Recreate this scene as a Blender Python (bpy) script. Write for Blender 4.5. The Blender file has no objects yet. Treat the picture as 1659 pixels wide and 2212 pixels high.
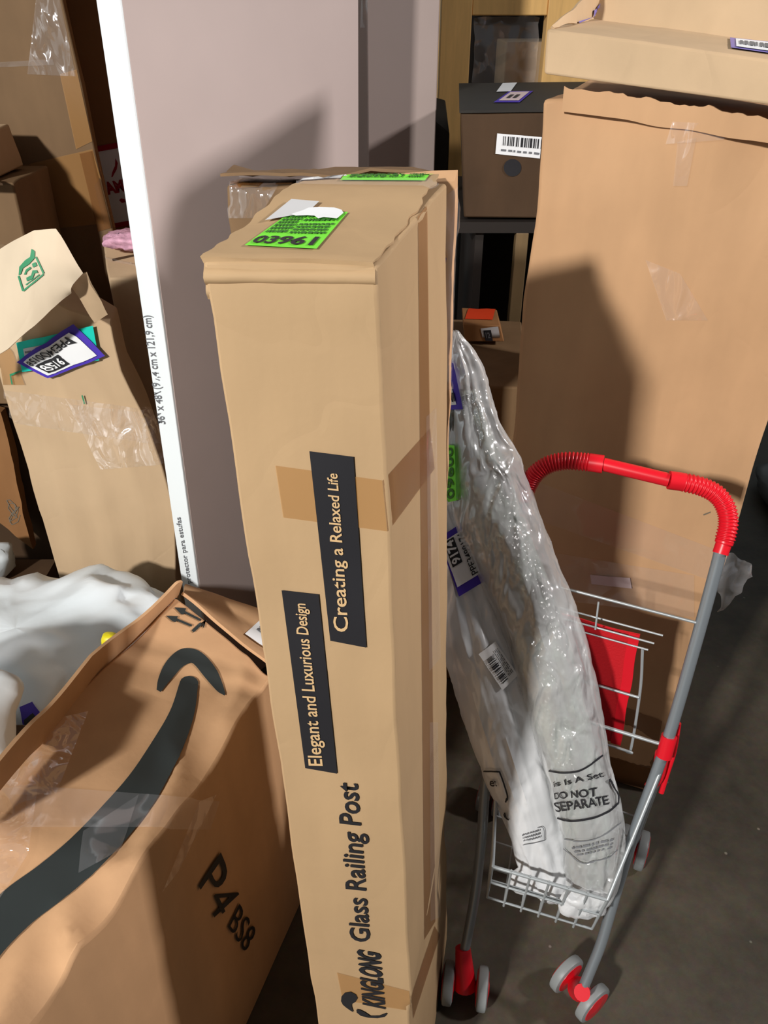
import bpy, bmesh, math, random
import numpy as np
from mathutils import Vector, noise
from mathutils.bvhtree import BVHTree
from mathutils.geometry import tessellate_polygon

S = bpy.context.scene
C = S.collection
V = Vector

# ------------------------------------------------------------------ camera
FPX, PITCH, CAM = 1700.0, math.radians(33.2), V((0, 0, 1.5))
cp, sp = math.cos(PITCH), math.sin(PITCH)
cam_d = bpy.data.cameras.new('camera')
cam_d.sensor_fit = 'HORIZONTAL'
cam_d.sensor_width = 36.0
cam_d.lens = FPX / 1659.0 * 36.0
cam_d.clip_start = 0.02
cam = bpy.data.objects.new('camera', cam_d)
cam.location = CAM
cam.rotation_euler = (math.pi / 2 - PITCH, 0, 0)
C.objects.link(cam)
S.camera = cam
cam_d.dof.use_dof = False

# ------------------------------------------------------------------ light, world, exposure
S.view_settings.view_transform = 'Standard'
S.view_settings.look = 'None'
S.view_settings.gamma = 1.0
S.view_settings.use_curve_mapping = False
S.view_settings.exposure = 0.0
w = bpy.data.worlds.new('world')
S.world = w
w.use_nodes = True
w.node_tree.nodes['Background'].inputs[0].default_value = (0.92, 0.96, 1.0, 1)
w.node_tree.nodes['Background'].inputs[1].default_value = 0.08


def area(name, loc, target, size, power, col, size_y=None):
    d = bpy.data.lights.new(name, 'AREA')
    d.energy = power
    d.color = col
    d.size = size
    if size_y:
        d.shape = 'RECTANGLE'
        d.size_y = size_y
    o = bpy.data.objects.new(name, d)
    o.location = loc
    o.rotation_euler = (V(target) - V(loc)).to_track_quat('-Z', 'Y').to_euler()
    C.objects.link(o)
    return o


area('warehouse_lamp', (-2.1, -2.3, 3.0), (0.05, 0.9, 0.9), 0.24, 226, (1.0, 0.975, 0.94))
side = area('aisle_lamp', (2.6, 0.62, 2.42), (-0.1, 1.1, 1.15), 0.22, 13.5, (1.0, 0.95, 0.93))
side.data.spread = math.radians(72)

# ------------------------------------------------------------------ picture geometry: a pixel and a distance give a point


def ray(px, py):
    a, b = (px - 829.5) / FPX, (1106.0 - py) / FPX
    return V((a, cp + b * sp, -sp + b * cp))


def pd(px, py, d):
    return CAM + ray(px, py) * d


def pY(px, py, Y):
    r = ray(px, py)
    return CAM + r * (Y / r.y)


def pZ(px, py, Z):
    r = ray(px, py)
    return CAM + r * ((Z - CAM.z) / r.z)


def lerp(a, b, t):
    return a + (b - a) * t


# ------------------------------------------------------------------ materials
def lin(c):
    return tuple(((x / 255.0) / 12.92 if x / 255.0 <= 0.04045 else ((x / 255.0 + 0.055) / 1.055) ** 2.4) for x in c) + (1.0,)


def mk(name):
    m = bpy.data.materials.new(name)
    m.use_nodes = True
    nt = m.node_tree
    return m, nt, nt.nodes['Principled BSDF'], nt.nodes['Material Output']


def nd(nt, t, **kw):
    n = nt.nodes.new(t)
    for k, v in kw.items():
        if k in n.inputs:
            n.inputs[k].default_value = v
        else:
            setattr(n, k, v)
    return n


def coords(nt, scale=(1, 1, 1)):
    tc = nt.nodes.new('ShaderNodeTexCoord')
    mp = nt.nodes.new('ShaderNodeMapping')
    mp.inputs['Scale'].default_value = scale
    nt.links.new(tc.outputs['Object'], mp.inputs['Vector'])
    return mp.outputs['Vector']


def cardboard(name, rgb, var=0.10, bump=0.25, rough=0.72, streak=(6, 6, 1.2), crease=0.10):
    """kraft board: soft mottling, long streaks along the flutes, fibre grain"""
    m, nt, b, out = mk(name)
    L = nt.links.new
    n1 = nd(nt, 'ShaderNodeTexNoise', Scale=5.0, Detail=5.0, Roughness=0.6)
    L(coords(nt), n1.inputs['Vector'])
    n2 = nd(nt, 'ShaderNodeTexNoise', Scale=3.0, Detail=3.0)
    L(coords(nt, streak), n2.inputs['Vector'])
    n3 = nd(nt, 'ShaderNodeTexNoise', Scale=220.0, Detail=3.0)
    L(coords(nt), n3.inputs['Vector'])
    c = lin(rgb)
    r = nt.nodes.new('ShaderNodeValToRGB')
    r.color_ramp.elements[0].position = 0.3
    r.color_ramp.elements[1].position = 0.72
    r.color_ramp.elements[0].color = tuple(x * (1 - var * 1.6) for x in c[:3]) + (1,)
    r.color_ramp.elements[1].color = tuple(min(1, x * (1 + var)) for x in c[:3]) + (1,)
    mx = nd(nt, 'ShaderNodeMath', operation='ADD')
    m2 = nd(nt, 'ShaderNodeMath', operation='MULTIPLY')
    m2.inputs[1].default_value = 0.5
    L(n1.outputs[0], mx.inputs[0])
    L(n2.outputs[0], mx.inputs[1])
    L(mx.outputs[0], m2.inputs[0])
    L(m2.outputs[0], r.inputs[0])
    L(r.outputs[0], b.inputs['Base Color'])
    b.inputs['Roughness'].default_value = rough
    b.inputs['Specular IOR Level'].default_value = 0.25
    # thin random creases
    n4 = nd(nt, 'ShaderNodeTexNoise', Scale=4.5, Detail=1.0, Distortion=1.2)
    L(coords(nt, (1, 1, .8)), n4.inputs['Vector'])
    s1 = nd(nt, 'ShaderNodeMath', operation='SUBTRACT')
    s1.inputs[1].default_value = 0.5
    s2 = nd(nt, 'ShaderNodeMath', operation='ABSOLUTE')
    s3 = nd(nt, 'ShaderNodeMath', operation='MULTIPLY')
    s3.inputs[1].default_value = 26.0
    s3.use_clamp = True
    s4 = nd(nt, 'ShaderNodeMath', operation='MULTIPLY_ADD')
    s4.inputs[1].default_value = crease
    L(n4.outputs[0], s1.inputs[0])
    L(s1.outputs[0], s2.inputs[0])
    L(s2.outputs[0], s3.inputs[0])
    L(s3.outputs[0], s4.inputs[0])
    bp = nd(nt, 'ShaderNodeBump', Strength=bump, Distance=0.008)
    ad = nd(nt, 'ShaderNodeMath', operation='MULTIPLY_ADD')
    ad.inputs[1].default_value = 0.05
    L(n3.outputs[0], ad.inputs[0])
    L(m2.outputs[0], s4.inputs[2])
    L(s4.outputs[0], ad.inputs[2])
    L(ad.outputs[0], bp.inputs['Height'])
    L(bp.outputs[0], b.inputs['Normal'])
    return m


def plain(name, rgb, rough=0.5, metal=0.0, bump=0.0, bscale=60.0, spec=0.4, var=0.0):
    m, nt, b, out = mk(name)
    b.inputs['Base Color'].default_value = lin(rgb)
    b.inputs['Roughness'].default_value = rough
    b.inputs['Metallic'].default_value = metal
    b.inputs['Specular IOR Level'].default_value = spec
    if bump or var:
        n = nd(nt, 'ShaderNodeTexNoise', Scale=bscale, Detail=4.0)
        nt.links.new(coords(nt), n.inputs['Vector'])
        if bump:
            bp = nd(nt, 'ShaderNodeBump', Strength=bump, Distance=0.004)
            nt.links.new(n.outputs[0], bp.inputs['Height'])
            nt.links.new(bp.outputs[0], b.inputs['Normal'])
        if var:
            r = nt.nodes.new('ShaderNodeValToRGB')
            c = lin(rgb)
            r.color_ramp.elements[0].position = 0.35
            r.color_ramp.elements[1].position = 0.65
            r.color_ramp.elements[0].color = tuple(x * (1 - var) for x in c[:3]) + (1,)
            r.color_ramp.elements[1].color = tuple(min(1, x * (1 + var)) for x in c[:3]) + (1,)
            nt.links.new(n.outputs[0], r.inputs[0])
            nt.links.new(r.outputs[0], b.inputs['Base Color'])
    return m


def film(name, rgb=(235, 235, 238), haze=0.12, gloss=0.5, bump=0.5, scale=14.0, dist=0.006, stretch=(1, 1, 1), grough=0.12):
    """thin clear plastic: mostly see-through, a little milky, sharp crinkled highlights"""
    m, nt, b, out = mk(name)
    L = nt.links.new
    b.inputs['Base Color'].default_value = lin(rgb)
    b.inputs['Roughness'].default_value = 0.35
    tr = nt.nodes.new('ShaderNodeBsdfTransparent')
    gl = nd(nt, 'ShaderNodeBsdfGlossy', Roughness=grough)
    n = nd(nt, 'ShaderNodeTexNoise', Scale=scale, Detail=1.5, Roughness=0.5, Distortion=0.6)
    L(coords(nt, stretch), n.inputs['Vector'])
    bp = nd(nt, 'ShaderNodeBump', Strength=bump, Distance=dist)
    L(n.outputs[0], bp.inputs['Height'])
    L(bp.outputs[0], gl.inputs['Normal'])
    L(bp.outputs[0], b.inputs['Normal'])
    gl.inputs['Color'].default_value = (gloss * .11, gloss * .11, gloss * .115, 1)
    a = nt.nodes.new('ShaderNodeMixShader')
    a.inputs[0].default_value = haze
    tr.inputs['Color'].default_value = (.95, .95, .95, 1)
    L(tr.outputs[0], a.inputs[1])
    L(b.outputs[0], a.inputs[2])
    q = nt.nodes.new('ShaderNodeAddShader')
    L(a.outputs[0], q.inputs[0])
    L(gl.outputs[0], q.inputs[1])
    L(q.outputs[0], out.inputs['Surface'])
    return m


def brown_tape(name, rgb, opac=0.55):
    m, nt, b, out = mk(name)
    b.inputs['Base Color'].default_value = lin(rgb)
    b.inputs['Roughness'].default_value = 0.28
    b.inputs['Alpha'].default_value = opac
    return m


def wood(name, rgb):
    m, nt, b, out = mk(name)
    L = nt.links.new
    n = nd(nt, 'ShaderNodeTexNoise', Scale=9.0, Detail=6.0, Distortion=0.6)
    L(coords(nt, (6, 6, 0.6)), n.inputs['Vector'])
    r = nt.nodes.new('ShaderNodeValToRGB')
    c = lin(rgb)
    r.color_ramp.elements[0].color = tuple(x * 0.72 for x in c[:3]) + (1,)
    r.color_ramp.elements[1].color = tuple(min(1, x * 1.15) for x in c[:3]) + (1,)
    L(n.outputs[0], r.inputs[0])
    L(r.outputs[0], b.inputs['Base Color'])
    b.inputs['Roughness'].default_value = 0.55
    return m


def concrete():
    m, nt, b, out = mk('concrete_floor')
    L = nt.links.new
    n = nd(nt, 'ShaderNodeTexNoise', Scale=3.2, Detail=8.0, Roughness=0.68)
    L(coords(nt), n.inputs['Vector'])
    n2 = nd(nt, 'ShaderNodeTexNoise', Scale=60.0, Detail=5.0, Roughness=0.7)
    L(coords(nt), n2.inputs['Vector'])
    vo = nd(nt, 'ShaderNodeTexVoronoi', Scale=16.0)
    L(coords(nt), vo.inputs['Vector'])
    r = nt.nodes.new('ShaderNodeValToRGB')
    e = r.color_ramp.elements
    e[0].position, e[1].position = 0.28, 0.75
    e[0].color, e[1].color = lin((46, 40, 31)), lin((92, 83, 69))
    L(n.outputs[0], r.inputs[0])
    sp_ = nt.nodes.new('ShaderNodeValToRGB')
    sp_.color_ramp.elements[0].position, sp_.color_ramp.elements[1].position = 0.035, 0.06
    sp_.color_ramp.elements[0].color = (1, 1, 1, 1)
    sp_.color_ramp.elements[1].color = (0, 0, 0, 1)
    L(vo.outputs['Distance'], sp_.inputs[0])
    mx = nt.nodes.new('ShaderNodeMix')
    mx.data_type = 'RGBA'
    L(sp_.outputs[0], mx.inputs[0])
    L(r.outputs[0], mx.inputs[6])
    mx.inputs[7].default_value = lin((118, 110, 97))
    g = nt.nodes.new('ShaderNodeMix')
    g.data_type = 'RGBA'
    g.blend_type = 'OVERLAY'
    g.inputs[0].default_value = 0.35
    L(mx.outputs[2], g.inputs[6])
    L(n2.outputs['Color'], g.inputs[7])
    L(g.outputs[2], b.inputs['Base Color'])
    b.inputs['Roughness'].default_value = 0.55
    bp = nd(nt, 'ShaderNodeBump', Strength=0.15, Distance=0.003)
    L(n2.outputs[0], bp.inputs['Height'])
    L(bp.outputs[0], b.inputs['Normal'])
    return m


def wrap_core():
    """grey foam and foil seen through bubble wrap: dark, silver and green-grey blotches"""
    m, nt, b, out = mk('bubble_wrapped_core')
    L = nt.links.new
    n = nd(nt, 'ShaderNodeTexNoise', Scale=16.0, Detail=6.0, Roughness=0.7)
    L(coords(nt, (1.4, 1.4, 0.5)), n.inputs['Vector'])
    r = nt.nodes.new('ShaderNodeValToRGB')
    e = r.color_ramp.elements
    e[0].position, e[1].position = 0.3, 0.7
    e[0].color, e[1].color = lin((40, 41, 37)), lin((160, 164, 160))
    k = e.new(0.45)
    k.color = lin((84, 84, 78))
    k = e.new(0.55)
    k.color = lin((112, 124, 114))
    L(n.outputs[0], r.inputs[0])
    L(r.outputs[0], b.inputs['Base Color'])
    vo = nd(nt, 'ShaderNodeTexVoronoi', Scale=120.0)
    L(coords(nt), vo.inputs['Vector'])
    bp = nd(nt, 'ShaderNodeBump', Strength=0.8, Distance=0.004)
    L(vo.outputs['Distance'], bp.inputs['Height'])
    L(bp.outputs[0], b.inputs['Normal'])
    b.inputs['Roughness'].default_value = 0.25
    return m


M = {
    'kraft': cardboard('kraft_board', (180, 150, 113), 0.06),
    'kraft2': cardboard('kraft_board_brown', (200, 158, 118), 0.09),
    'kraft3': cardboard('kraft_board_pale', (196, 168, 134), 0.06),
    'kraft4': cardboard('kraft_board_grey', (192, 165, 132), 0.09),
    'kraft5': cardboard('kraft_board_orange', (150, 106, 66), 0.1),
    'kraft6': cardboard('kraft_board_shaded', (124, 98, 70), 0.12),  # kraft tone lowered so the colour carries the shade at upper left
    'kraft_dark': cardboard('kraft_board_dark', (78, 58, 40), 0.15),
    'pale_paper': cardboard('pale_paper_board', (216, 198, 172), 0.06),
    'pink': plain('pinkish_board', (193, 176, 171), 0.6, bump=0.05, var=0.03, bscale=4),
    'pink2': plain('grey_pink_board', (166, 150, 144), 0.6, bump=0.05, var=0.03, bscale=4),
    'strip': plain('white_edge_band', (238, 244, 246), 0.45),
    'white': plain('white_paper', (236, 238, 240), 0.6),
    'greypaper': plain('grey_paper', (205, 205, 206), 0.6),
    'lilac': plain('lilac_paper', (222, 200, 200), 0.6),
    'black': plain('black_ink', (34, 34, 38), 0.5),
    'dkgrey': plain('dark_grey_ink', (46, 52, 52), 0.5),
    'ink2': plain('faded_ink', (120, 108, 92), 0.6),
    'greyink': plain('grey_ink', (112, 114, 118), 0.6),
    'tan_ink': plain('tan_lettering', (206, 172, 126), 0.6),
    'green': plain('neon_green_paper', (122, 230, 62), 0.55),
    'green_ink': plain('dark_green_ink', (52, 110, 38), 0.55),
    'logo_green': plain('green_print', (52, 140, 96), 0.6),
    'purple': plain('purple_paper', (72, 48, 176), 0.55),
    'lavender': plain('lavender_tape', (122, 112, 190), 0.4),
    'teal': plain('teal_paper', (0, 205, 185), 0.5),
    'red': plain('red_plastic', (214, 22, 38), 0.35),
    'redcloth': plain('red_cloth', (190, 14, 26), 0.8, bump=0.25, bscale=300),
    'redprint': plain('red_print', (160, 10, 34), 0.6),
    'orange': plain('orange_paper', (214, 62, 20), 0.6),
    'yellow': plain('yellow_plastic', (220, 205, 30), 0.4),
    'steel': plain('painted_grey_steel', (150, 158, 164), 0.32, 0.55),
    'wire': plain('zinc_wire', (172, 178, 180), 0.42, 0.4),
    'tyre': plain('grey_wheel_plastic', (138, 142, 142), 0.45),
    'dark': plain('black_board', (40, 37, 33), 0.6, var=0.1, bscale=20),
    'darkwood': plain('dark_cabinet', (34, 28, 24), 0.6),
    'pinefill': plain('pink_shredded_paper', (222, 168, 190), 0.6, var=0.2, bscale=80, bump=0.6),
    'bag': plain('white_polythene', (226, 234, 238), 0.32, bump=0.35, bscale=14, spec=0.5),
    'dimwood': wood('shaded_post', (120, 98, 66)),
    'wall': plain('painted_wall', (214, 224, 228), 0.8),
    'greysheet': plain('grey_polythene', (96, 98, 98), 0.35, bump=.3, bscale=20),
    'pipe': plain('grey_trim', (128, 134, 134), 0.6),
    'wood': wood('pine_wood', (236, 188, 116)),
    'wood2': wood('plank_wood', (206, 166, 108)),
    'floor': concrete(),
    'core': wrap_core(),
    'clear': film('clear_tape', haze=0.06, gloss=0.8, bump=0.8, scale=12, dist=0.010),
    'wrap': film('stretch_wrap', haze=0.06, gloss=1.3, bump=1.0, scale=18, dist=0.022, stretch=(1.6, 1.6, .8), grough=0.10),
    'milky': film('milky_polythene', (226, 228, 230), haze=0.84, gloss=0.8, bump=1.0, scale=13, dist=0.012, stretch=(2, 2, 0.6), grough=0.14),
    'bubble': film('clear_polythene', (232, 234, 234), haze=0.36, gloss=0.9, bump=1.0, scale=18, dist=0.014, stretch=(2, 2, 0.7), grough=0.12),
    'tape': brown_tape('brown_packing_tape', (190, 140, 80), 0.45),
    'tape2': brown_tape('dark_packing_tape', (140, 92, 48), 0.55),
}

# ------------------------------------------------------------------ objects


def thing(name, loc, label, cat, group=None):
    o = bpy.data.objects.new(name, None)
    o.empty_display_size = 0.05
    o.location = loc
    C.objects.link(o)
    o['label'] = label
    o['category'] = cat
    if group:
        o['group'] = group
    return o


def tag(o, label, cat, group=None):
    o['label'] = label
    o['category'] = cat
    if group:
        o['group'] = group
    return o


def root_of(o):
    while o.parent:
        o = o.parent
    return o


def obj(name, verts, faces, mat, parent=None, smooth=None, bevel=0.0, loc=None, sub=0):
    """one mesh object from world-space vertices; smooth = crease angle in degrees"""
    base = root_of(parent).location.copy() if parent else (V(loc) if loc is not None else V((0, 0, 0)))
    me = bpy.data.meshes.new(name)
    me.from_pydata([tuple(V(v) - base) for v in verts], [], faces)
    me.materials.append(M[mat] if isinstance(mat, str) else mat)
    bm = bmesh.new()
    bm.from_mesh(me)
    bmesh.ops.recalc_face_normals(bm, faces=bm.faces[:])
    bm.to_mesh(me)
    bm.free()
    if smooth is not None:
        me.polygons.foreach_set('use_smooth', [True] * len(me.polygons))
        if smooth < 180:
            me.set_sharp_from_angle(angle=math.radians(smooth))
    o = bpy.data.objects.new(name, me)
    C.objects.link(o)
    if parent:
        o.parent = parent
    else:
        o.location = base
    if bevel:
        b = o.modifiers.new('bevel', 'BEVEL')
        b.width = bevel
        b.segments = 2
        b.limit_method = 'ANGLE'
        b.angle_limit = math.radians(40)
    if sub:
        s = o.modifiers.new('subdivision', 'SUBSURF')
        s.levels = s.render_levels = sub
    return o


def struct(o):
    o['kind'] = 'structure'
    return o


class Surf:
    """the surface that labels, tape and print lie on"""

    def __init__(self, verts, faces):
        self.b = BVHTree.FromPolygons([V(v) for v in verts], faces)
        self.last = 1.2

    def at(self, px, py, off=0.001):
        d = ray(px, py)
        n = d.normalized()
        h, nor, _, dist = self.b.ray_cast(CAM, n)
        if h is None:
            p = CAM + d * self.last
            q, nor, _, _ = self.b.find_nearest(p)
            h = q
        else:
            self.last = dist * n.dot(d) / d.length_squared
        if nor.dot(d) > 0:
            nor = -nor
        return h + nor * off


def surf_of(*meshes):
    vs, fs = [], []
    for v, f in meshes:
        b = len(vs)
        vs += [V(x) for x in v]
        fs += [[i + b for i in p] for p in f]
    return Surf(vs, fs)


def hexa(c, n=(6, 6, 6), amp=0.0, freq=9.0, seed=0, deform=None, keep_floor=True):
    """box from its corners [FBL, FBR, FTL, FTR, BBL, BBR, BTL, BTR], faces gridded and gently dented"""
    c = [V(x) for x in c]
    idx, vs, fs = {}, [], []
    ctr = sum(c, V()) / 8

    def vert(u, v, w):
        k = (round(u, 5), round(v, 5), round(w, 5))
        if k in idx:
            return idx[k]
        f = lerp(lerp(c[0], c[1], u), lerp(c[2], c[3], u), w)
        b = lerp(lerp(c[4], c[5], u), lerp(c[6], c[7], u), w)
        p = lerp(f, b, v)
        if amp:
            nv = noise.noise_vector(p * freq + V((seed * 3.1, seed * 1.7, seed))) + noise.noise_vector(p * freq * 2.7 + V((seed, 5, 9))) * 0.4
            k2 = min(1.0, w * 12) if keep_floor else 1.0
            p = p + nv * amp * k2
        if deform:
            p = deform(u, v, w, p)
        idx[k] = len(vs)
        vs.append(p)
        return idx[k]

    def grid(fn, na, nb):
        for i in range(na):
            for j in range(nb):
                a0, a1, b0, b1 = i / na, (i + 1) / na, j / nb, (j + 1) / nb
                fs.append([vert(*fn(a0, b0)), vert(*fn(a1, b0)), vert(*fn(a1, b1)), vert(*fn(a0, b1))])

    grid(lambda a, b: (a, 0, b), n[0], n[2])
    grid(lambda a, b: (1 - a, 1, b), n[0], n[2])
    grid(lambda a, b: (0, 1 - a, b), n[1], n[2])
    grid(lambda a, b: (1, a, b), n[1], n[2])
    grid(lambda a, b: (a, b, 1), n[0], n[1])
    grid(lambda a, b: (a, 1 - b, 0), n[0], n[1])
    return vs, fs


def box(x0, x1, y0, y1, z0, z1):
    return [(x0, y0, z0), (x1, y0, z0), (x0, y0, z1), (x1, y0, z1), (x0, y1, z0), (x1, y1, z0), (x0, y1, z1), (x1, y1, z1)]


def sheet(fn, nu, nv, thick, flip=False):
    """solid sheet from a surface function fn(u, v)"""
    vs, fs = [], []
    for j in range(nv + 1):
        for i in range(nu + 1):
            vs.append(V(fn(i / nu, j / nv)))
    W = nu + 1
    nors = []
    for j in range(nv + 1):
        for i in range(nu + 1):
            a = vs[j * W + min(i + 1, nu)] - vs[j * W + max(i - 1, 0)]
            b = vs[min(j + 1, nv) * W + i] - vs[max(j - 1, 0) * W + i]
            n = a.cross(b)
            n = n.normalized() if n.length > 1e-9 else V((0, 0, 1))
            nors.append(-n if flip else n)
    N = len(vs)
    vs += [vs[k] - nors[k] * thick for k in range(N)]
    for j in range(nv):
        for i in range(nu):
            q = [j * W + i, j * W + i + 1, (j + 1) * W + i + 1, (j + 1) * W + i]
            fs.append(q)
            fs.append([x + N for x in reversed(q)])
    rim = [i for i in range(nu + 1)] + [j * W + nu for j in range(1, nv + 1)] + [nv * W + i for i in range(nu - 1, -1, -1)] + [j * W for j in range(nv - 1, 0, -1)]
    for k in range(len(rim)):
        a, b = rim[k], rim[(k + 1) % len(rim)]
        fs.append([b, a, a + N, b + N])
    return vs, fs


def quad_fn(q, amp=0.0, freq=10, seed=0, ragged=0.0):
    q = [V(x) for x in q]  # TL TR BR BL

    def f(u, v):
        p = lerp(lerp(q[0], q[1], u), lerp(q[3], q[2], u), v)
        if amp:
            p = p + noise.noise_vector(p * freq + V((seed, seed * 2, 1))) * amp
        return p
    return f


def tube(path, r, n=10, closed=False, cap=True):
    path = [V(p) for p in path]
    vs, fs = [], []
    m = len(path)
    up = None
    for i, p in enumerate(path):
        a, b = path[max(i - 1, 0)], path[min(i + 1, m - 1)]
        if closed:
            a, b = path[i - 1], path[(i + 1) % m]
        t = (b - a).normalized()
        if up is None:
            up = t.orthogonal().normalized()
        up = (up - t * up.dot(t)).normalized()
        s = t.cross(up)
        rr = r(i / (m - 1)) if callable(r) else r
        for k in range(n):
            an = 2 * math.pi * k / n
            vs.append(p + (up * math.cos(an) + s * math.sin(an)) * rr)
    for i in range(m if closed else m - 1):
        j = (i + 1) % m
        for k in range(n):
            l = (k + 1) % n
            fs.append([i * n + k, i * n + l, j * n + l, j * n + k])
    if cap and not closed:
        fs.append(list(range(n))[::-1])
        fs.append([(m - 1) * n + k for k in range(n)])
    return vs, fs


def smoothpath(pts, k=8):
    pts = [V(p) for p in pts]
    out = []
    P = [pts[0] * 2 - pts[1]] + pts + [pts[-1] * 2 - pts[-2]]
    for i in range(1, len(P) - 2):
        for s in range(k):
            t = s / k
            a, b, c_, d = P[i - 1], P[i], P[i + 1], P[i + 2]
            out.append(0.5 * ((2 * b) + (c_ - a) * t + (2 * a - 5 * b + 4 * c_ - d) * t * t + (3 * b - a - 3 * c_ + d) * t ** 3))
    out.append(pts[-1])
    return out


def merge(*ms):
    vs, fs = [], []
    for v, f in ms:
        b = len(vs)
        vs += list(v)
        fs += [[i + b for i in p] for p in f]
    return vs, fs


def lathe(center, axis, prof, n=28):
    """profile [(along axis, radius)] turned about an axis"""
    axis = V(axis).normalized()
    a = axis.orthogonal().normalized()
    b = axis.cross(a)
    vs, fs = [], []
    for (h, r) in prof:
        for k in range(n):
            an = 2 * math.pi * k / n
            vs.append(V(center) + axis * h + (a * math.cos(an) + b * math.sin(an)) * r)
    for i in range(len(prof) - 1):
        for k in range(n):
            l = (k + 1) % n
            fs.append([i * n + k, i * n + l, (i + 1) * n + l, (i + 1) * n + k])
    fs.append(list(range(n))[::-1])
    fs.append([(len(prof) - 1) * n + k for k in range(n)])
    return vs, fs


# ------------------------------------------------------------------ print, labels and tape laid on a surface
def homog(q):
    """unit square (0,1)=TL (1,1)=TR (1,0)=BR (0,0)=BL to four pixels TL TR BR BL"""
    src = [(0, 1), (1, 1), (1, 0), (0, 0)]
    A, B = [], []
    for (x, y), (X, Y) in zip(src, q):
        A += [[x, y, 1, 0, 0, 0, -X * x, -X * y], [0, 0, 0, x, y, 1, -Y * x, -Y * y]]
        B += [X, Y]
    h = list(np.linalg.solve(np.array(A, float), np.array(B, float))) + [1.0]

    def f(u, v):
        z = h[6] * u + h[7] * v + h[8]
        return (h[0] * u + h[1] * v + h[2]) / z, (h[3] * u + h[4] * v + h[5]) / z
    return f


def decal(name, surf, q, mat, parent, off=0.0012, n=(8, 8), trim=None):
    f = homog(q)
    vs, fs = [], []
    W = n[0] + 1
    for j in range(n[1] + 1):
        for i in range(W):
            x, y = f(i / n[0], j / n[1])
            vs.append(surf.at(x, y, off))
    for j in range(n[1]):
        for i in range(n[0]):
            fs.append([j * W + i, j * W + i + 1, (j + 1) * W + i + 1, (j + 1) * W + i])
    return obj(name, vs, fs, mat, parent, smooth=180)


def flat2d(name, surf, polys, mat, parent, off=0.0016, cuts=2, f=None):
    """2-D outlines (pixels, or unit coordinates with f) laid on a surface"""
    vs, fs = [], []
    for poly in polys:
        b = len(vs)
        vs += [V((p[0], p[1], 0)) for p in poly]
        fs += [[i + b for i in t] for t in tessellate_polygon([[V((p[0], p[1], 0)) for p in poly]])]
    return lay(name, vs, fs, surf, mat, parent, off, cuts, f)


def lay(name, vs, fs, surf, mat, parent, off, cuts, f):
    if cuts:
        bm = bmesh.new()
        bv = [bm.verts.new(v) for v in vs]
        for t in fs:
            try:
                bm.faces.new([bv[i] for i in t])
            except ValueError:
                pass
        bmesh.ops.triangulate(bm, faces=bm.faces[:])
        bmesh.ops.subdivide_edges(bm, edges=bm.edges[:], cuts=cuts, use_grid_fill=True)
        bm.verts.index_update()
        vs = [v.co.copy() for v in bm.verts]
        fs = [[v.index for v in p.verts] for p in bm.faces]
        bm.free()
    out = []
    for v in vs:
        x, y = f(v.x, v.y) if f else (v.x, v.y)
        out.append(surf.at(x, y, off))
    return obj(name, out, fs, mat, parent, smooth=180)


def text_mesh(s, bold=0.0, shear=0.0, space=1.0):
    cu = bpy.data.curves.new('t', 'FONT')
    cu.body = s
    cu.offset = bold
    cu.shear = shear
    cu.space_character = space
    cu.resolution_u = 3
    o = bpy.data.objects.new('t', cu)
    C.objects.link(o)
    dg = bpy.context.evaluated_depsgraph_get()
    me = bpy.data.meshes.new_from_object(o.evaluated_get(dg))
    vs = [v.co.copy() for v in me.vertices]
    fs = [list(p.vertices) for p in me.polygons]
    bpy.data.objects.remove(o)
    bpy.data.curves.remove(cu)
    bpy.data.meshes.remove(me)
    x0, x1 = min(v.x for v in vs), max(v.x for v in vs)
    y0, y1 = min(v.y for v in vs), max(v.y for v in vs)
    return [V(((v.x - x0) / (x1 - x0), (v.y - y0) / (y1 - y0), 0)) for v in vs], fs


def text(name, surf, s, q, mat, parent, off=0.002, bold=0.0, shear=0.0, cuts=0, space=1.0):
    vs, fs = text_mesh(s, bold, shear, space)
    return lay(name, vs, fs, surf, mat, parent, off, cuts, homog(q))


def subq(q, u0, u1, v0, v1):
    f = homog(q)
    return [f(u0, v1), f(u1, v1), f(u1, v0), f(u0, v0)]


def bars(name, surf, q, mat, parent, off, n=24, seed=1, fill=0.55):
    rnd = random.Random(seed)
    polys, x = [], 0.0
    while x < 1:
        wd = rnd.choice([0.4, 0.7, 1.2]) / n
        polys.append([(x, 0), (min(1, x + wd), 0), (min(1, x + wd), 1), (x, 1)])
        x += wd + rnd.choice([0.4, 0.6, 1.0]) / n
    return flat2d(name, surf, polys, mat, parent, off, 0, homog(q))


def rows(name, surf, q, mat, parent, off, n=5, seed=1, gap=0.5):
    """small print: short dashes in rows"""
    rnd = random.Random(seed)
    polys = []
    for i in range(n):
        y0, y1 = (i + gap / 2) / n, (i + 1 - gap / 2) / n
        x = 0.0
        while x < 0.97:
            wd = rnd.uniform(0.05, 0.16)
            x2 = min(1, x + wd)
            polys.append([(x, y0), (x2, y0), (x2, y1), (x, y1)])
            x = x2 + rnd.uniform(0.02, 0.06)
    return flat2d(name, surf, polys, mat, parent, off, 0, homog(q))


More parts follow.
